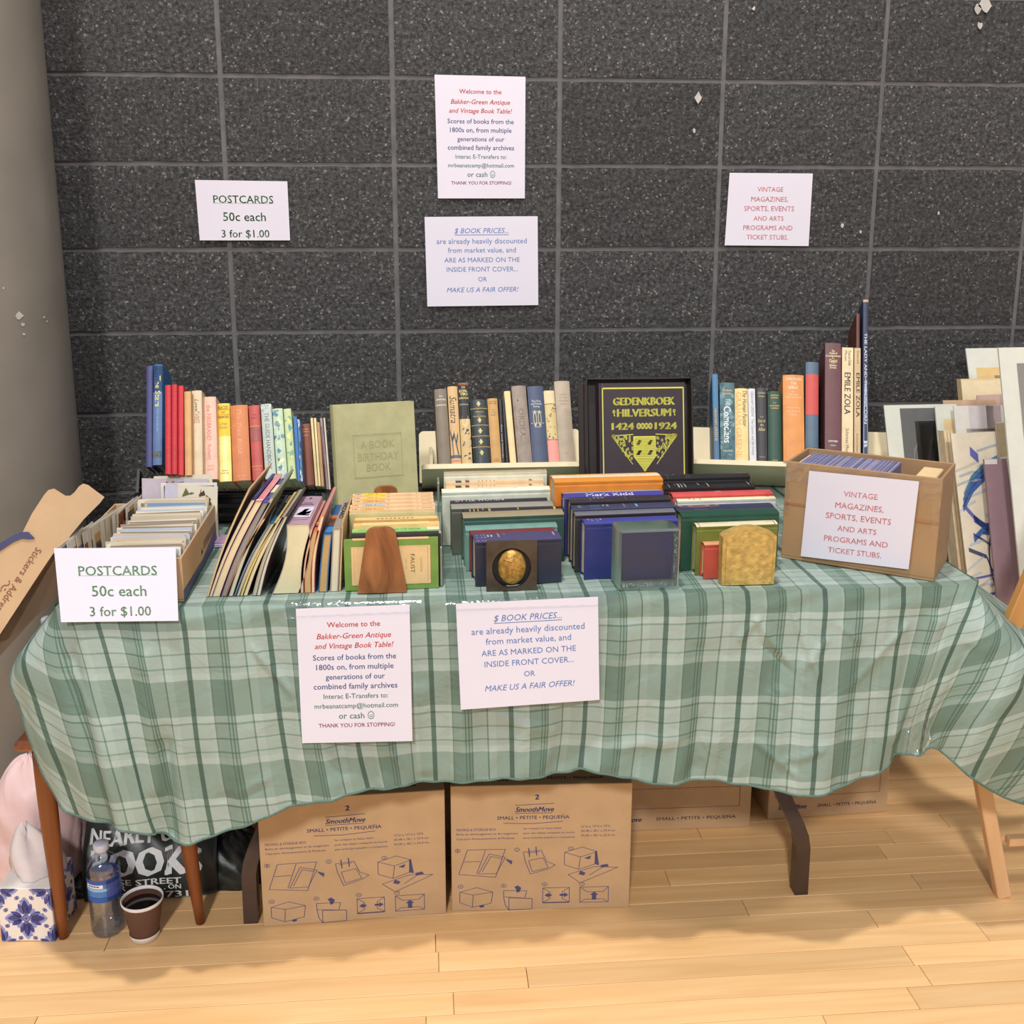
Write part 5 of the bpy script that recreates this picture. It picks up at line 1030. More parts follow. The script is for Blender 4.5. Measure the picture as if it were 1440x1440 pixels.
MB().prism([(i, 0) for i in range(len(ed))], lambda a, b, t: lidplane(*ed[int(a)])+nl*t-P[21], .001, .0035).build('blue_edge', mat((60, 64, 104), .6), rt)['label'] = 'dark blue printed rim'
d = Draw(lambda a, b: lidplane(a, b)+nl*.0009-P[21]); BR = (126, 78, 50)
def slant(d, s, x0, y0, x1, y1, h, col, shear=0):
    vs_, fs, a0, a1, b0, b1 = glyphs(s, -.004, shear); L_ = math.hypot(x1-x0, y1-y0); ux, uy = (x1-x0)/L_, (y1-y0)/L_; n = len(d.v); k = L_/(a1-a0)
    for x, y in vs_: t = (x-a0)*k; q = y*h; d.v.append(d.fn(x0+ux*t+uy*q, y0+uy*t-ux*q))
    kk = d.ci(col)
    for f in fs: d.f.append(tuple(n+i for i in f)); d.m.append(kk)
slant(d, 'Stickers & Address Labels', 51, 769, -30, 893, 14, BR)
d.line([(1, 832), (2, 826), (6, 823), (11, 823), (14, 820)], 1.3, BR); d.line([(12, 818), (14, 817)], 1.8, BR); d.line([(6, 830), (8, 828)], 1.8, BR)
d.build('handwriting', rt)
# ---------------------------------------------------------------- box of magazines and tickets
A = V((.374, -.694, Z0)); B = V((.613, -.864, Z0)); ex = (B-A).normalized(); ey = V((-ex.y, ex.x, 0)); VW = (B-A).length; VD = .152; VH = .200
vb = obox('cardboard_box', 'worn open cardboard box of programs taped at its corners, on the table at the right', 'box', A, ex, ey, VW, VD, VH, .005, KR2)
MB().box(-.001, -.0012, VH*.56, VW+.001, .001, VH*.565+.004).build('fold_crease', KRD, vb)
for x0, x1 in ((-.0015, .012), (VW-.012, VW+.0015)):
    q = MB()
    for i in range(8):
        for j in range(3):
            z = VH*.45+i*VH*.07; q.quad(V((x0+(x1-x0)*j/3, -.003-.002*R_.random(), z)), V((x0+(x1-x0)*(j+1)/3, -.003-.002*R_.random(), z)), V((x0+(x1-x0)*(j+1)/3, -.003-.003*R_.random(), z+VH*.07)), V((x0+(x1-x0)*j/3, -.003-.003*R_.random(), z+VH*.07)))
    q.build('clear_tape', clear('tape_film'), vb)
v, q = [], []
for i in range(25):
    for j in range(5): v.append(V((VW*i/24, -.0028-.0025*R_.random(), VH*.80+VH*.2*j/4)))
for i in range(24):
    for j in range(4): a = i*5+j; q.append((a, a+5, a+6, a+1))
mesh('clear_tape', v, q, clear('tape_film'), vb)
v, q = [], []
for i in range(9):
    for j in range(15): v.append(V((VW+.002+.002*R_.random(), VD*i/8, VH*.2+VH*.8*j/14)))
for i in range(8):
    for j in range(14): a = i*15+j; q.append((a, a+15, a+16, a+1))
mesh('clear_tape', v, q, clear('tape_film'), vb)
Mv = vb.matrix_world; GK = 'blue grey edged programs packed in the open cardboard box'
pm = [mat(c, .6, .08, 40) for c in ((118, 116, 150), (140, 136, 168), (110, 112, 146), (158, 152, 178), (126, 128, 160))]
for i in range(46):
    x = .022+.0038*i; b = MB().box(-.0018, -.06, 0, .0018, .06, .188+R_.uniform(-.001, .001))
    o = b.build('program', R_.choice(pm)); o.matrix_world = Mv @ Matrix.Translation((x, VD/2, .0055)) @ Matrix.Rotation(R_.uniform(-.004, .004), 4, 'Y'); tag(o, 'slim blue grey program packed in the open cardboard box', 'program', GK)
o = MB().box(-.019, -.062, 0, .019, .062, .184, None, .002).build('envelope', mat((224, 196, 148), .7, .05, 30)); o.matrix_world = Mv @ Matrix.Translation((VW-.042+.004, VD/2, .0055)); tag(o, 'thick cream folder at the right end inside the open cardboard box', 'folder')
o = MB().box(-.003, -.06, 0, .003, .06, .183, None, .001).build('envelope', mat((206, 196, 190), .7)); o.matrix_world = Mv @ Matrix.Translation((.012, VD/2, .0055)); tag(o, 'pale folder at the left end inside the open cardboard box', 'folder')
n_ = -ey*.004
def vplane(px, py): return bkp(px, py, A+n_*1.6, -ey)
notice([vplane(1138, 662), vplane(1292.6, 677), vplane(1277.6, 800.7), vplane(1126, 782)], 'white notice with pink print on the front of the worn cardboard box', t_vintage)
# ================================================================== MOVING BOXES
def smooth(d, x0=0, hd=True):
    """instruction print of a moving carton; a, b in 0..1"""
    T = lambda s, cx, cy, w, h, bo=0, sh=0: d.text(s, cx, cy, w, h, INK, bo, sh)
    T('2', .475, .905, .026, .04, .05); T('SmoothMove', .462, .808, .215, .04, .03, .3)
    d.line([(.355, .842), (.57, .852)], .004, INK); d.line([(.355, .778), (.56, .778)], .004, INK)
    T('SMALL • PETITE • PEQUEÑA', .455, .745, .40, .038, .01); d.line([(.29, .702), (.45, .695), (.62, .71)], .004, INK)
    for i, s in enumerate(('MOVING & STORAGE BOX', 'Boîte de déménagement et de rangement', 'Caja para Almacenamiento & Mudanza')): T(s, .03+(.22, .34, .32)[i]/2, .655-.037*i, (.22, .34, .32)[i], .020)
    for i, s in enumerate(('for compact or heavy items', 'pour des objets compacts ou lourds', 'para artículos pesados o compactos')): T(s, .40+(.21, .285, .285)[i]/2, .655-.037*i, (.21, .285, .285)[i], .020)
    for i, s in enumerate(('12"w x 15"d x 10"h', '30,48 x 38,1 x 25,4 cm', '30,48 x 38,1 x 25,4 cm')): T(s, .72+(.16, .19, .19)[i]/2, .665-.037*i, (.16, .19, .19)[i], .018)
    for n, x, y in ((1, .035, .49), (2, .365, .49), (3, .665, .49), (4, .05, .20), (5, .29, .20), (6, .52, .205), (7, .73, .20)):
        d.ring(x, y, .014, .003, INK, 12); T(str(n), x, y, .007, .018)
    l = lambda P, c=False, t=.0035: d.line(P, t, INK, c)
    l([(.04, .30), (.09, .495), (.30, .495), (.245, .27)], True); l([(.14, .30), (.19, .49)]); l([(.07, .40), (.16, .4)]); l([(.15, .30), (.21, .46), (.30, .43), (.25, .30)], True); l([(.17, .315), (.22, .44), (.285, .42)]); d.poly([(.30, .42), (.34, .40), (.335, .37), (.31, .40)], INK)
    l([(.40, .47), (.41, .40), (.44, .29), (.54, .33), (.58, .36), (.53, .39), (.50, .48), (.40, .47)]); l([(.42, .46), (.49, .47)]); l([(.43, .40), (.51, .42), (.54, .34), (.45, .31)], True); l([(.43, .50), (.435, .43)], t=.006); l([(.47, .51), (.475, .44)], t=.006)
    l([(.63, .46), (.73, .50), (.81, .46), (.80, .36), (.71, .32), (.63, .36)], True); l([(.63, .46), (.72, .42), (.81, .46)]); l([(.72, .42), (.71, .32)]); l([(.65, .28), (.80, .34), (.93, .33), (.72, .21)], True); l([(.77, .27), (.85, .34)]); d.poly([(.80, .46), (.81, .47), (.825, .35), (.80, .36)], INK); d.poly([(.74, .41), (.78, .43), (.77, .40)], INK); d.poly([(.72, .31), (.75, .29), (.74, .27), (.71, .28)], INK); d.poly([(.83, .35), (.87, .36), (.88, .34), (.84, .33)], INK)
    l([(.045, .155), (.14, .19), (.23, .15), (.22, .06), (.115, .03), (.045, .07)], True); l([(.045, .155), (.12, .13), (.23, .15)]); l([(.12, .13), (.115, .03)]); d.poly([(.15, .04), (.18, .05), (.18, .03), (.16, .025)], INK)
    l([(.29, .11), (.45, .09), (.45, .005), (.32, .0)], False); l([(.29, .11), (.30, .04), (.32, .0), (.32, .10), (.45, .09)]); l([(.29, .11), (.29, .16), (.42, .155), (.41, .10)]); d.poly([(.35, .19), (.37, .2), (.39, .18), (.38, .15), (.365, .14), (.36, .17)], INK)
    l([(.51, .055), (.66, .055), (.66, .175), (.51, .175)], True); l([(.51, .175), (.55, .14), (.55, .085), (.51, .055)]); l([(.66, .175), (.62, .14), (.62, .085), (.66, .055)]); d.poly([(.52, .115), (.545, .135), (.545, .122), (.56, .122), (.56, .108), (.545, .108), (.545, .095)], INK); d.poly([(.655, .115), (.63, .135), (.63, .122), (.605, .122), (.605, .108), (.63, .108), (.63, .095)], INK); d.rect(.51, .05, .66, .058, INK)
    l([(.72, .05), (.88, .05), (.88, .175), (.72, .175)], True); l([(.72, .175), (.76, .135), (.85, .135), (.88, .175)]); l([(.72, .05), (.75, .075), (.85, .075), (.88, .05)]); d.poly([(.80, .135), (.825, .11), (.812, .11), (.812, .07), (.788, .07), (.788, .11), (.775, .11)], INK)
def carton(bl_, br_, H, label, front, top=None, D=.305, lean=0, sheen=KR):
    a, b = bl_, br_; ex = (b-a).normalized(); W = (b-a).length; ey = V((-ex.y, ex.x, 0)); M = frameM(a+V((0, 0, .0006)), ex, ey, V((0, 0, 1)))
    rt = root('moving_box', label, 'cardboard box', M=M, group='moving boxes under the table'); t = .0035
    MB().box(0, 0, 0, W, t, H, None, .0012).build('front_panel', sheen, rt); MB().box(0, D-t, 0, W, D, H, None, .001).build('back_panel', sheen, rt)
    MB().box(0, t, 0, t, D-t, H-.001, None, .001).build('side_panel', sheen, rt); MB().box(W-t, t, 0, W, D-t, H-.001, None, .001).build('side_panel', sheen, rt)
    MB().box(t*.3, t*.2, H-.0035, W-t*.3, D*.5-.0008, H-.0002, None, .001).build('top_flap', sheen, rt); MB().box(t*.3, D*.5+.0008, H-.0035, W-t*.3, D-t*.2, H-.0002, None, .001).build('top_flap', sheen, rt)
    MB().box(t, t, .0005, W-t, D-t, .004).build('base', sheen, rt)
    d = Draw(lambda p, q: V((p*W, -.0004, q*H))); front(d); d.build('print', rt)
    if top: d = Draw(lambda p, q: V((p*W, q*D, H+.0003))); top(d); d.build('print', rt)
    return rt
def toptxt(d): d.text('SMALL • PETITE • PEQUEÑA', .62, .085, .46, .05, INK, .01); d.text('SmoothMove', .21, .085, .22, .06, INK, .03, .3)
zA = bk(371, 1304, z=0); zB = bk(627.5, 1285, z=0); carton(zA, zB, bk(626, 1111, y=zB.y).z, 'left front moving box with blue folding diagrams, below the hanging welcome sheet', smooth, toptxt)
zA = bk(635.6, 1281.9, z=0); zB = bk(884.6, 1276, z=0); carton(zA, zB, bk(762, 1103.5, y=-.753).z, 'moving box with blue folding diagrams, standing right of its twin beneath the price notice', smooth, toptxt)
def panel2(d):
    d.frame(.05, .22, .93, .93, .004, (120, 92, 76)); 
    for y in (.42, .62, .8): d.rect(.05, y, .93, y+.004, (120, 92, 76))
    d.text('SmoothMove', .2, .115, .24, .05, INK, .03, .3); d.text('SMALL • PETITE • PEQUEÑA', .66, .115, .5, .045, (90, 76, 96), .01)
zB = bk(1054, 1163, z=0); zA = zB+V((-.381, .008, 0)); carton(zA, zB, .254, 'moving box set back in the shade behind the front pair', panel2)
zA = bk(1079.5, 1152.5, z=0); zB = bk(1246, 1142, z=0); carton(zA, zB, .254, 'farthest moving box behind the right table leg', panel2)
# ================================================================== STOOL AND THINGS BELOW IT
WS = wood('stool_wood', (110, 58, 26), (150, 86, 42), (30, 30, 3), .35)
sx0, sx1, sy0, sy1, sz = -1.128, -.79, -.80, -.46, .445
rt = root('stool', 'brown wooden stool with round tapered legs, half hidden by the left end of the cloth', 'stool', ((sx0+sx1)/2, (sy0+sy1)/2, 0)); O = rt.matrix_world.translation
MB().box(sx0-O.x, sy0-O.y, sz-.022, sx1-O.x, sy1-O.y, sz, None, .008).build('seat', WS, rt)
MB().box(sx0+.028-O.x, sy0+.02-O.y, sz-.045, sx1-.02-O.x, sy1-.02-O.y, sz-.022, None, .003).build('apron', WS, rt)
for (tx, ty), (bx, by) in ((((sx0+.04), sy0+.035), (-1.083, -.762)), ((sx1-.05, sy0+.035), (-.8185, -.738)), ((sx0+.04, sy1-.035), (-1.11, -.44)), ((sx1-.05, sy1-.035), (-.80, -.44))):
    K = 8; pts = [V((bx+(tx-bx)*i/K-O.x, by+(ty-by)*i/K-O.y, .0+(sz-.03)*i/K)) for i in range(K+1)]
    MB().tube(pts, [.0095, .0115, .0135, .015, .0165, .0175, .018, .018, .0175], 20).build('leg', WS, rt, True)
def bottle(name, label, loc, H, r, label_z=(.42, .68), key='pet'):
    rt = root(name, label, 'bottle', loc); s = H/.2
    prof = [(.0, .002*s), (r*.55, .001), (r*.9, 0), (r, .008*s)]
    z = .014*s
    for i in range(8): prof += [(r*.94, z), (r, z+.0055*s)]; z += .011*s
    prof += [(r, label_z[0]*H), (r*.975, label_z[0]*H+.002), (r*.975, label_z[1]*H-.002), (r, label_z[1]*H)]
    z = label_z[1]*H+.004; prof += [(r*.94, z), (r, z+.005*s), (r*.95, z+.011*s), (r*.93, z+.017*s), (r*.72, z+.028*s), (r*.46, z+.036*s), (.0125, H-.02), (.0125, H-.014), (.014, H-.013), (.0125, H-.012), (.0115, H-.002)]
    MB().lathe(prof, 36).build('body', clear('pet_plastic', (.86, .90, .97), .08, .17), rt, True)
    wz = H*.70; wprof = [(0, .003)]+[(q-.0009, max(zz, .003)) for q, zz in prof[2:] if zz < wz]+[(r*.9, wz), (0, wz)]
    MB().lathe(wprof, 36).build('water', clear('bottled_water', (.80, .86, .96), .03, .05), rt, True)
    MB().lathe([(.0, H+.003), (.0135, H+.003), (.015, H+.001), (.015, H-.010), (.0142, H-.0115)][::-1], 30).build('cap', mat((206, 206, 220), .35, .02), rt, True)
    lb = MB().lathe([(r*.985, label_z[0]*H+.001), (r*.985, label_z[1]*H-.001)], 40); lb.build('bottle_label', mat((74, 130, 200), .3, .08, 20), rt, True)
    f = lambda a, b: V((math.cos(a)*(r*.985+.0006), math.sin(a)*(r*.985+.0006), label_z[0]*H+b*(label_z[1]-label_z[0])*H)); d = Draw(f)
    n = 14; A0 = -2.9; S = 2.7/n
    for i in range(n):
        a = A0+i*S; d.rect(a, .80, a+S, .97, (60, 90, 170)); d.rect(a, .5, a+S, .62, (150, 190, 224)); d.rect(a, .02, a+S, .22, (44, 96, 176))
    for i in range(6): a = A0+(2+i)*S; d.rect(a, .64, a+S, .8, (232, 236, 242)); 
    for i in range(4): a = A0+(3+i)*S; d.rect(a, .70, a+S*.8, .76, (50, 70, 150))
    for i in range(5): d.rect(A0+(9+i)*S, .03, A0+(10+i)*S, .96, (70, 84, 160))
    d.build('label_print', rt)
    return rt
bottle('water_bottle', 'clear plastic water bottle with a blue label standing on the floor beside the coffee cup', (-1.0, -.745, .001), .192, .0325)
bottle('water_bottle', 'water bottle standing on the stool, mostly hidden behind the cloth edge', (-1.09, -.655, sz+.0008), .19, .032)
# crumpled white napkin on the stool
rt = root('napkin', 'crumpled white paper napkin poking out beside the bottle on the stool', 'napkin', (-1.118, -.70, sz+.001)); v, q = [], []
for i in range(7):
    for j in range(5): v.append(V((-.018+.012*i*.5-.01*(j == 4)*(i % 2), .01*math.sin(i*2+j), .008+.011*j+(.014 if j == 4 and i % 2 else 0))))
for i in range(6):
    for j in range(4): a = i*5+j; q.append((a, a+5, a+6, a+1))
mesh('folded_sheet', v+[V((-.018, -.01, 0)), V((.02, -.01, 0)), V((.02, .012, 0)), V((-.018, .012, 0))], q+[(35, 36, 37, 38)], mat((236, 232, 230), .8), rt)
# coffee cup
rt = root('coffee_cup', 'brown paper cup with a white rim, full of black coffee, on the floor', 'cup', (-.921, -.772, .0008)); H = .086
MB().lathe([(.024, .012), (.0265, .0), (.028, 0), (.0285, .010), (.0292, .0125), (.0292, .0125)], 40).build('base_ring', mat((236, 230, 222), .6), rt, True)
MB().lathe([(0, .004), (.0262, .004), (.0275, .011), (.0395, H-.006), (.0385, H-.004), (.0272, .012), (0, .006)], 44).build('wall', mat((96, 64, 50), .6, .04, 10), rt, True)
MB().lathe([(.0375, H-.016), (.0385, H-.002), (.0398, H+.0012), (.0412, H), (.0408, H-.004), (.0396, H-.0065)], 44).build('rim', mat((238, 234, 232), .5), rt, True)
MB().lathe([(0, H-.016), (.0372, H-.016)][::-1], 44).build('coffee', mat((24, 14, 10), .06, .02, coat=.5), rt, True)
# tissue box
a = bk(3, 1324, z=0); b = bk(78, 1324, z=0); ex = (b-a).normalized(); ey = V((-ex.y, ex.x, 0)); TW = (b-a).length; TH_ = .118; TD = .108
M = frameM(a+V((0, 0, .0008)), ex, ey, V((0, 0, 1))); rt = root('tissue_box', 'white cube tissue box with blue floral tile pattern beside the stool leg', 'tissue box', M=M)
wt = mat((240, 234, 226), .45, .02, 10); MB().box(0, 0, 0, TW, TD, TH_, None, .0015).build('carton', wt, rt)
VIO = (72, 70, 160); VL = (150, 156, 212)
def petal(d, cx, cy, a, r0, r1, w, col):
    P = []
    for i in range(9):
        t = i/8; q = math.sin(math.pi*t)**.8*w; P.append((r0+(r1-r0)*t, q))
    P += [(x, -y) for x, y in P[::-1]]; c, s = math.cos(a), math.sin(a); d.poly([(cx+x*c-y*s, cy+x*s+y*c) for x, y in P], col)
def motif(d, cx, cy, s, clip=None):
    base = len(d.v)
    for k in range(4):
        a = k*math.pi/2; petal(d, cx, cy, a, .05*s, .44*s, .11*s, VL); petal(d, cx, cy, a, .08*s, .38*s, .065*s, VIO)
        petal(d, cx, cy, a+.42, .08*s, .33*s, .05*s, VIO); petal(d, cx, cy, a-.42, .08*s, .33*s, .05*s, VIO)
        petal(d, cx, cy, a+math.pi/4, .12*s, .27*s, .06*s, VL)
        for e in (-.5, .5): x, y = cx+.44*s*math.cos(a+e*.75), cy+.44*s*math.sin(a+e*.75); d.ring(x, y, .028*s, .016*s, VIO, 8)
        d.line([(cx+.36*s*math.cos(a+q), cy+.36*s*math.sin(a+q)) for q in (.3, .22, .12)], .015*s, VIO)
    d.poly([(cx-.1*s, cy), (cx, cy-.1*s), (cx+.1*s, cy), (cx, cy+.1*s)], VL); d.ring(cx, cy, .07*s, .02*s, VIO, 8); d.ring(cx, cy, .025*s, .02*s, VIO, 6)
def tiles(d):
    motif(d, .5, .44, .92)
    for cx, cy in ((0, .98), (1, .98), (0, -.08), (1, -.08)): motif(d, cx, cy, .92)
def clipd(fn): return lambda a, b: fn(min(1, max(0, a)), min(1, max(0, b)))
d = Draw(clipd(lambda p, q: V((p*TW, -.0005, q*TH_)))); tiles(d); d.build('tile_print', rt)
d = Draw(clipd(lambda p, q: V((TW+.0005, p*TD, q*TH_)))); tiles(d); d.build('tile_print', rt)
v, q = [], []; K = 18
for j in range(9):
    t = j/8
    for i in range(K):
        a = 2*math.pi*i/K; r = (.010+.030*(1-t)**.5+.006*math.sin(t*5))*(1+.28*math.sin(3*a+2*t)+.12*math.sin(7*a))
        v.append(V((TW*.52+r*math.cos(a)*1.15-.012*t, TD*.5+r*math.sin(a)*.7, TH_+.0008+.100*t+.016*t*math.sin(2*a))))
for j in range(8):
    for i in range(K): a = j*K+i; b_ = j*K+(i+1) % K; q.append((a, b_, b_+K, a+K))
q.append(tuple(8*K+i for i in range(K)))
mesh('tissue', v, q, mat((232, 222, 222), .85, .03), rt, True)
# bags: crumpled closed surfaces
def bag(name, label, c, rx, ry, h, m, seed, peaks=(), amp=.05, cat='bag', flat=1.0, nseg=96, nring=60):
    q = random.Random(seed); ph = [(q.uniform(0, 6.28), q.randint(2, 9), q.uniform(1, 7), q.uniform(.4, 1)) for _ in range(9)]
    rt = root(name, label, cat, c); v, f = [], []
    cr = [(q.uniform(0, 6.28), q.uniform(.05, .95), q.uniform(-1, 1), q.uniform(.5, 1.2)) for _ in range(26)]
    for j in range(nring+1):
        t = j/nring
        for i in range(nseg):
            a = 2*math.pi*i/nseg; k = 0
            for p, n, w, s in ph: k += s*abs(math.sin(n*a*.5+p+w*t*2))
            k = (k/9-.35)*amp*3
            for ca, ct, cs, cw in cr:      # short sharp creases
                da = math.atan2(math.sin(a-ca), math.cos(a-ca)); u_ = da*math.cos(cs)+(t-ct)*3*math.sin(cs); w_ = -da*math.sin(cs)+(t-ct)*3*math.cos(cs)
                k += amp*.55*math.exp(-abs(u_)/.10)*math.exp(-(w_/cw)**2)*(1 if cs > 0 else -1)
            for pa, pt, pw, pk_ in peaks: k += pk_*math.exp(-((math.atan2(math.sin(a-pa), math.cos(a-pa)))**2)/(2*pw*pw)-(t-pt)**2/.03)
            prof = max(0, 1-max(0, (t-.1)/.9)**2.0)**.55
            r = max(.03, prof*(.93+.07*min(1, t*8)))*(1+k)
            z = h*(t**.95)*(1+.7*k*t); v.append(V((rx*r*math.cos(a), ry*r*math.sin(a), max(.001, z*flat))))
    for j in range(nring):
        for i in range(nseg): a = j*nseg+i; b_ = j*nseg+(i+1) % nseg; f.append((a, b_, b_+nseg, a+nseg))
    f.append(tuple(range(nseg))[::-1]); f.append(tuple(nring*nseg+i for i in range(nseg)))
    o = mesh('sack', v, f, m, rt, True); return rt
pb = mat((226, 194, 192), .4, .05, 9, .9, 26, key='pink_plastic')
bag('plastic_bag', 'pale pink plastic bag bulging behind the tissue box', (-1.195, -.555, .001), .105, .085, .285, pb, 3, ((-1.2, .75, .35, .15),), .07)
bag('plastic_bag', 'smaller crumpled pink plastic bag behind the stool leg', (-1.085, -.485, .064), .072, .06, .16, pb, 8, (), .09)
rt = root('cardboard_box', 'low plain brown carton in the shade behind the pink bags', 'cardboard box', (-1.08, -.48, .001))
MB().box(-.075, -.06, 0, .085, .11, .06, None, .002).build('carton', KRD, rt)
# black carrier bag with white lettering
bl_, br_ = V((-1.075, -.640, 0)), V((-.80, -.652, 0)); BWd = .275; BH = .19
rt = root('carrier_bag', 'slumped black carrier bag with bold white lettering under the left table end', 'bag', (-.94, -.6, 0)); O = rt.matrix_world.translation
def bf(a, b, lift=0):
    x = -1.075+BWd*a; z = .002+BH*b*(1-.10*abs(a-.4)); y = -.652+.018*b+.06*b*b+.010*math.sin(a*9+b*3)*b+.006*math.sin(a*21+b*9)*b-.016*math.sin(math.pi*b)+.10*max(0, a-.86)
    return V((x, y-lift, z))-O
v, q = [], []; NX, NZ = 44, 26
for i in range(NX+1):
    for j in range(NZ+1): v.append(bf(i/NX, j/NZ))
n = len(v)
for i in range(NX+1):
    for j in range(NZ+1): p = bf(i/NX, j/NZ); p.y = -(p.y)+.03-.02*math.sin(i)*.3+(.05 if j < NZ else 0)*(1-j/NZ); v.append(p)
for s in (0, 1):
    for i in range(NX):
        for j in range(NZ): a = s*n+i*(NZ+1)+j; q.append((a, a+NZ+1, a+NZ+2, a+1))
for i in (0, NX):
    for j in range(NZ): a = i*(NZ+1)+j; q.append((a, a+1, n+a+1, n+a))
for i in range(NX): a = i*(NZ+1)+NZ; q.append((a, a+NZ+1, n+a+NZ+1, n+a)); a = i*(NZ+1); q.append((a, a+NZ+1, n+a+NZ+1, n+a))
blk = mat((34, 42, 40), .38, .1, 14, .5, 30, key='black_plastic_bag'); mesh('sack', v, q, blk, rt, True)
# side slump spreading to the right and left
for nm, sx_, lx_, hh, sd in (('slumped_side', .075, .17, .125, 21), ('slumped_side', .05, -.150, .035, 5)):
    tmp = bag('x', 'x', (0, 0, 0), sx_, .055, hh, blk, sd, (), .10); c_ = tmp.children[0]; c_.parent = rt; c_.name = nm; c_.location = (lx_, .015, 0); bpy.data.objects.remove(tmp)
d = Draw(lambda a, b: bf(a, b, .0022)); WL = (222, 224, 224)
d.text('NEARLY USED', .475, .71, .86, .15, WL, .03); d.text('BOOKS', .48, .45, .84, .30, WL, .05)
d.text('SE STREET', .505, .235, .47, .075, WL, .02)
d.text('R', .30, .16, .04, .07, WL, .02); d.text(', ON', .67, .155, .13, .07, WL, .02); d.text('731', .70, .06, .17, .085, WL, .02); d.text('S-', .30, .06, .07, .07, WL, .02)
d.build('lettering', rt)
# ================================================================== PRINTS IN A WOODEN RACK AT THE RIGHT
LW = wood('pale_wood', (206, 162, 116), (226, 184, 138), (14, 14, 3), .5); OW = wood('orange_wood', (176, 122, 62), (200, 146, 84), (14, 14, 3), .5)
rt = root('print_rack', 'pale wooden folding print rack standing right of the table', 'display rack', (1.1, -.55, 0)); O = rt.matrix_world.translation
def wb(a, b, w, h, m, name='leg', up=(0, 1, 0)): MB().bar(V(a)-O, V(b)-O, w, h, up, .002).build(name, m, rt)
wb((.868, -.79, .0), (.795, -.735, .36), .030, .022, LW)
wb((.8735, -.775, .122), (1.45, -.775, .125), .022, .018, LW, 'crossbar', (0, 0, 1))
p = [bk(1418, 872, y=-.84), bk(1452, 790, y=-.80)]; wb(p[0]+V((-.02, 0, -.10)), p[1]+V((.09, 0, .25)), .034, .022, OW, 'leg')
wb((.80, -.30, .0), (.872, -.20, .30), .032, .022, LW); wb((.872, -.2, .28), (1.45, -.2, .30), .022, .018, LW, 'crossbar', (0, 0, 1))
wb((.80, -.62, .46), (1.45, -.62, .46), .03, .02, LW, 'ledge', (0, 0, 1)); wb((.80, -.16, .46), (1.45, -.16, .46), .03, .02, LW, 'ledge', (0, 0, 1))
def pr_(label, quad, T, m, art=None, y=None, lean=None, edge=None, film=True, cat='print', name='matted_print'):
    """flat board: pixel quad (tl, tr, br, bl) lying on a plane leaning back; y = distance of its foot line"""
    th = math.radians(lean); z0 = .50; nrm = V((0, -math.cos(th), math.sin(th))); p0 = V((0, y, z0)); P = [bkp(a, b, p0, nrm) for a, b in quad]; c = (P[2]+P[3])/2
    rt = root(name, label, cat, c); Q = [p-c for p in P]
    MB().prism([(i, 0) for i in range(4)], lambda a, b, t: Q[int(a)]-nrm*t, 0, T).build('board', m, rt)
    f = lambda a, b: (Q[0]*(1-a)+Q[1]*a)*b+(Q[3]*(1-a)+Q[2]*a)*(1-b)+nrm*.0006
    if art: d = Draw(f); art(d); d.build('picture', rt)
    if film:
        v, q = [], []
        for i in range(9):
            for j in range(17): v.append(f(-.02+1.04*i/8, -.0+1.02*j/16)+nrm*(.0015+.002*R_.random()))
        for i in range(8):
            for j in range(16): a = i*17+j; q.append((a, a+17, a+18, a+1))
        mesh('clear_sleeve', v, q, clear('sleeve_film', (.99, .99, .99), .08, .0), rt, True)
    return rt
MW = mat((224, 226, 214), .6, .02); CRM = mat((232, 206, 154), .6, .04); 
pr_('matted print of yellow paper with a purple block, at the back of the print rack', [(1358, 490), (1470, 488), (1490, 760), (1392, 760)], .004, MW, lambda d: [d.rect(.1, .3, .75, .9, (226, 196, 134)), d.rect(.32, .62, .52, .86, (66, 54, 110))], -.17, 8)
pr_('cream portfolio with a shiny curled top in the print rack', [(1351, 533), (1408, 532), (1428, 760), (1372, 760)], .022, CRM, lambda d: d.rect(0, .86, 1, .99, (238, 220, 180)), -.21, 8)
pr_('dusty pink board in the print rack, behind the large grey poster', [(1374, 556), (1432, 553), (1450, 760), (1395, 760)], .004, mat((204, 172, 160), .6, .04), lambda d: d.rect(.55, .55, 1, .995, (190, 156, 152)), -.24, 8)
pr_('thin tan board between the photo print and the pink board', [(1326, 563), (1400, 562), (1420, 760), (1346, 760)], .003, mat((206, 172, 142), .6), None, -.27, 8)
pr_('white matted black and grey photograph at the left of the print rack', [(1243, 570), (1345, 568), (1362, 760), (1262, 760)], .004, MW, lambda d: [d.rect(.21, .02, .72, .975, (104, 106, 106)), d.rect(.40, .02, .72, .88, (66, 66, 64)), d.rect(.46, .1, .72, .86, (34, 33, 31)), d.line([(.33, .55), (.36, .66), (.42, .73)], .01, (190, 190, 186)), d.rect(.45, .48, .72, .57, (180, 176, 160))], -.29, 8)
pr_('cream and white matted sheet right of the black and grey photograph', [(1315, 571), (1344, 570), (1368, 800), (1336, 800)], .005, MW, lambda d: d.rect(.35, .0, 1, .92, (230, 206, 154)), -.31, 8)
pr_('white board with grey and mauve bands in the print rack', [(1341, 571), (1410, 570), (1428, 800), (1362, 800)], .004, mat((226, 222, 214), .6, .02), lambda d: [d.rect(.3, .845, .8, 1.0, (208, 200, 202)), d.rect(.65, .845, .95, 1.0, (190, 174, 176)), d.rect(.22, .835, .95, .862, (170, 162, 150))], -.345, 8)
pr_('small olive tan card under clear film, tucked beside the blue line drawing', [(1399, 594), (1419, 592), (1425, 644), (1405, 645)], .003, mat((176, 160, 126), .6, .05), lambda d: d.frame(0, 0, 1, 1, .04, (206, 200, 180)), -.375, 8)
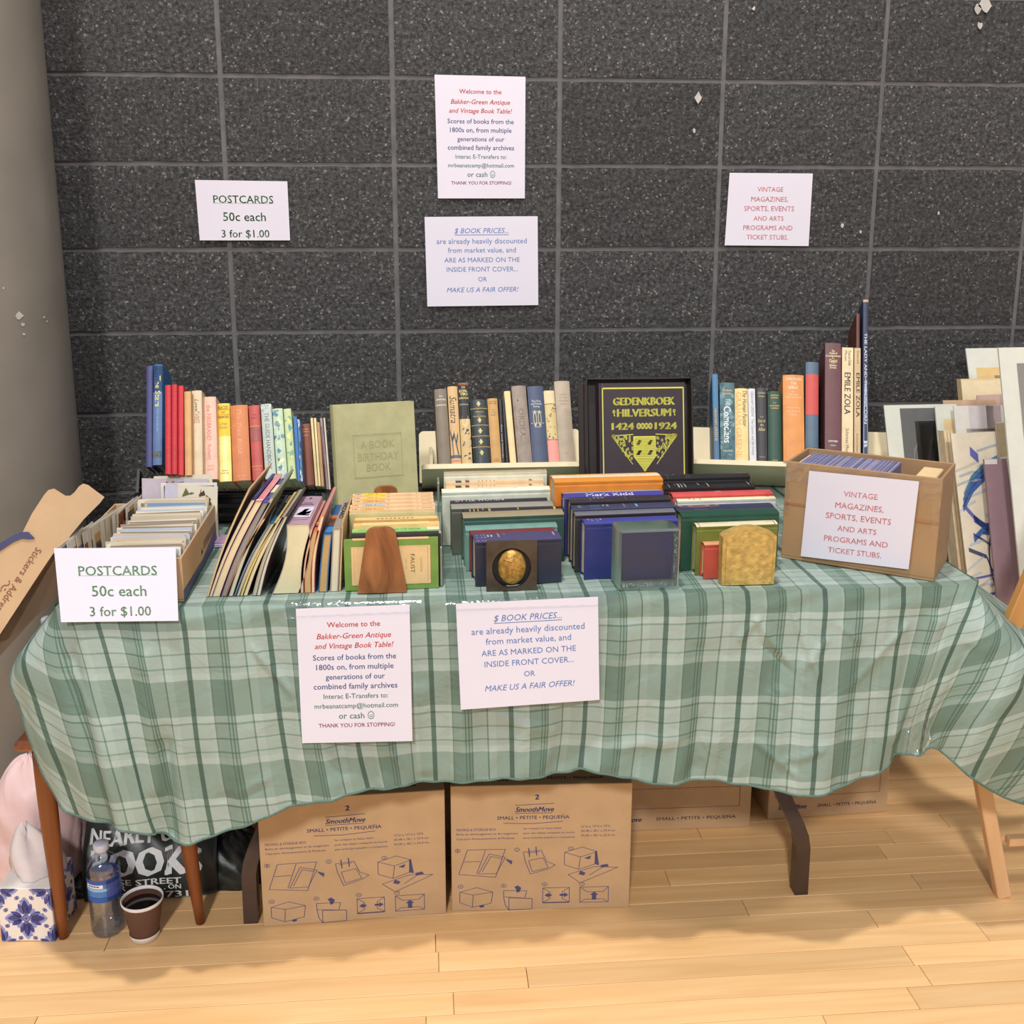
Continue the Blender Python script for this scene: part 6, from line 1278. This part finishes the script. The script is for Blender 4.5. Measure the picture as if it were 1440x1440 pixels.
pr_('thick stack edge of cream mat boards beside the taped cardboard box', [(1327, 606), (1340, 606), (1364, 815), (1350, 815)], .03, mat((222, 200, 164), .7, .06), lambda d: [d.rect(.3, 0, .36, 1, (180, 150, 116)), d.rect(.62, 0, .68, 1, (190, 164, 130))], -.41, 8, film=False)
def blueart(d):
    B1, B2, B3, OR, GY = (62, 100, 170), (96, 104, 180), (70, 74, 110), (228, 160, 118), (176, 186, 196)
    q = random.Random(6)
    for i in range(16): a, b = q.uniform(0, 1), q.uniform(.1, 1); d.line([(max(0, a-.3), b-.02), (a, b), (min(1, a+.3), b+q.uniform(-.04, .06))], .012, q.choice([GY, (206, 200, 190), (190, 200, 214)]))
    for k, (w, c) in enumerate(((.045, B1), (.05, B1), (.035, (84, 130, 160)))): d.line([(.08+.03*k, .60+.035*k), (.35, .70+.03*k), (.65, .76+.03*k), (.98, .80+.03*k)], w*.8, c)
    d.line([(.38, .905), (.55, .86)], .05, B2); d.line([(.1, .62), (.4, .52), (.55, .5)], .03, B2); d.line([(.3, .545), (.55, .49), (.9, .5)], .04, (50, 84, 150)); d.line([(.25, .43), (.45, .47), (.7, .46)], .035, B1)
    d.line([(.8, .66), (.75, .6), (.9, .57)], .03, B3); d.ring(.72, .30, .16, .03, B3, 12); d.line([(.1, .38), (.5, .33), (.6, .25), (.9, .23)], .022, B3); d.line([(.25, .46), (.7, .38)], .014, B3)
    d.ring(.95, .40, .08, .03, (180, 90, 60), 8); d.line([(.1, .22), (.8, .23)], .012, B2); d.line([(.1, .12), (.9, .13)], .014, B2); d.line([(.05, .06), (.9, .07)], .02, B3)
    for a, b in ((.7, .16), (.5, .04), (.85, .2), (.9, .02), (.62, .09)): d.poly([(a, b), (a+.15, b+.01), (a+.13, b+.05), (a-.02, b+.04)], OR)
pr_('sleeved abstract drawing in blue brush lines with orange patches', [(1337, 610), (1400, 607), (1425, 862), (1368, 872)], .004, mat((232, 222, 198), .6, .04), blueart, -.46, 7)
pr_('narrow mauve board in clear film right of the blue drawing', [(1384, 646), (1419, 645), (1452, 872), (1406, 882)], .006, mat((150, 122, 132), .5, .04), lambda d: d.rect(0, .97, .5, 1, (220, 214, 214)), -.50, 7)
pr_('cream mat board edge between the mauve board and the grey poster', [(1419, 646), (1428, 646), (1462, 872), (1452, 872)], .012, mat((226, 212, 190), .7, .04), None, -.515, 7, film=False)
def poster2(d):
    d.rect(.2, .1, .99, .94, (142, 140, 134)); d.text('T', .37, .862, .12, .05, (232, 222, 176), .05)
pr_('large white matted grey poster at the right edge, a cream letter T at its top', [(1404, 489), (1520, 487), (1560, 850), (1438, 850)], .005, MW, poster2, -.55, 6)
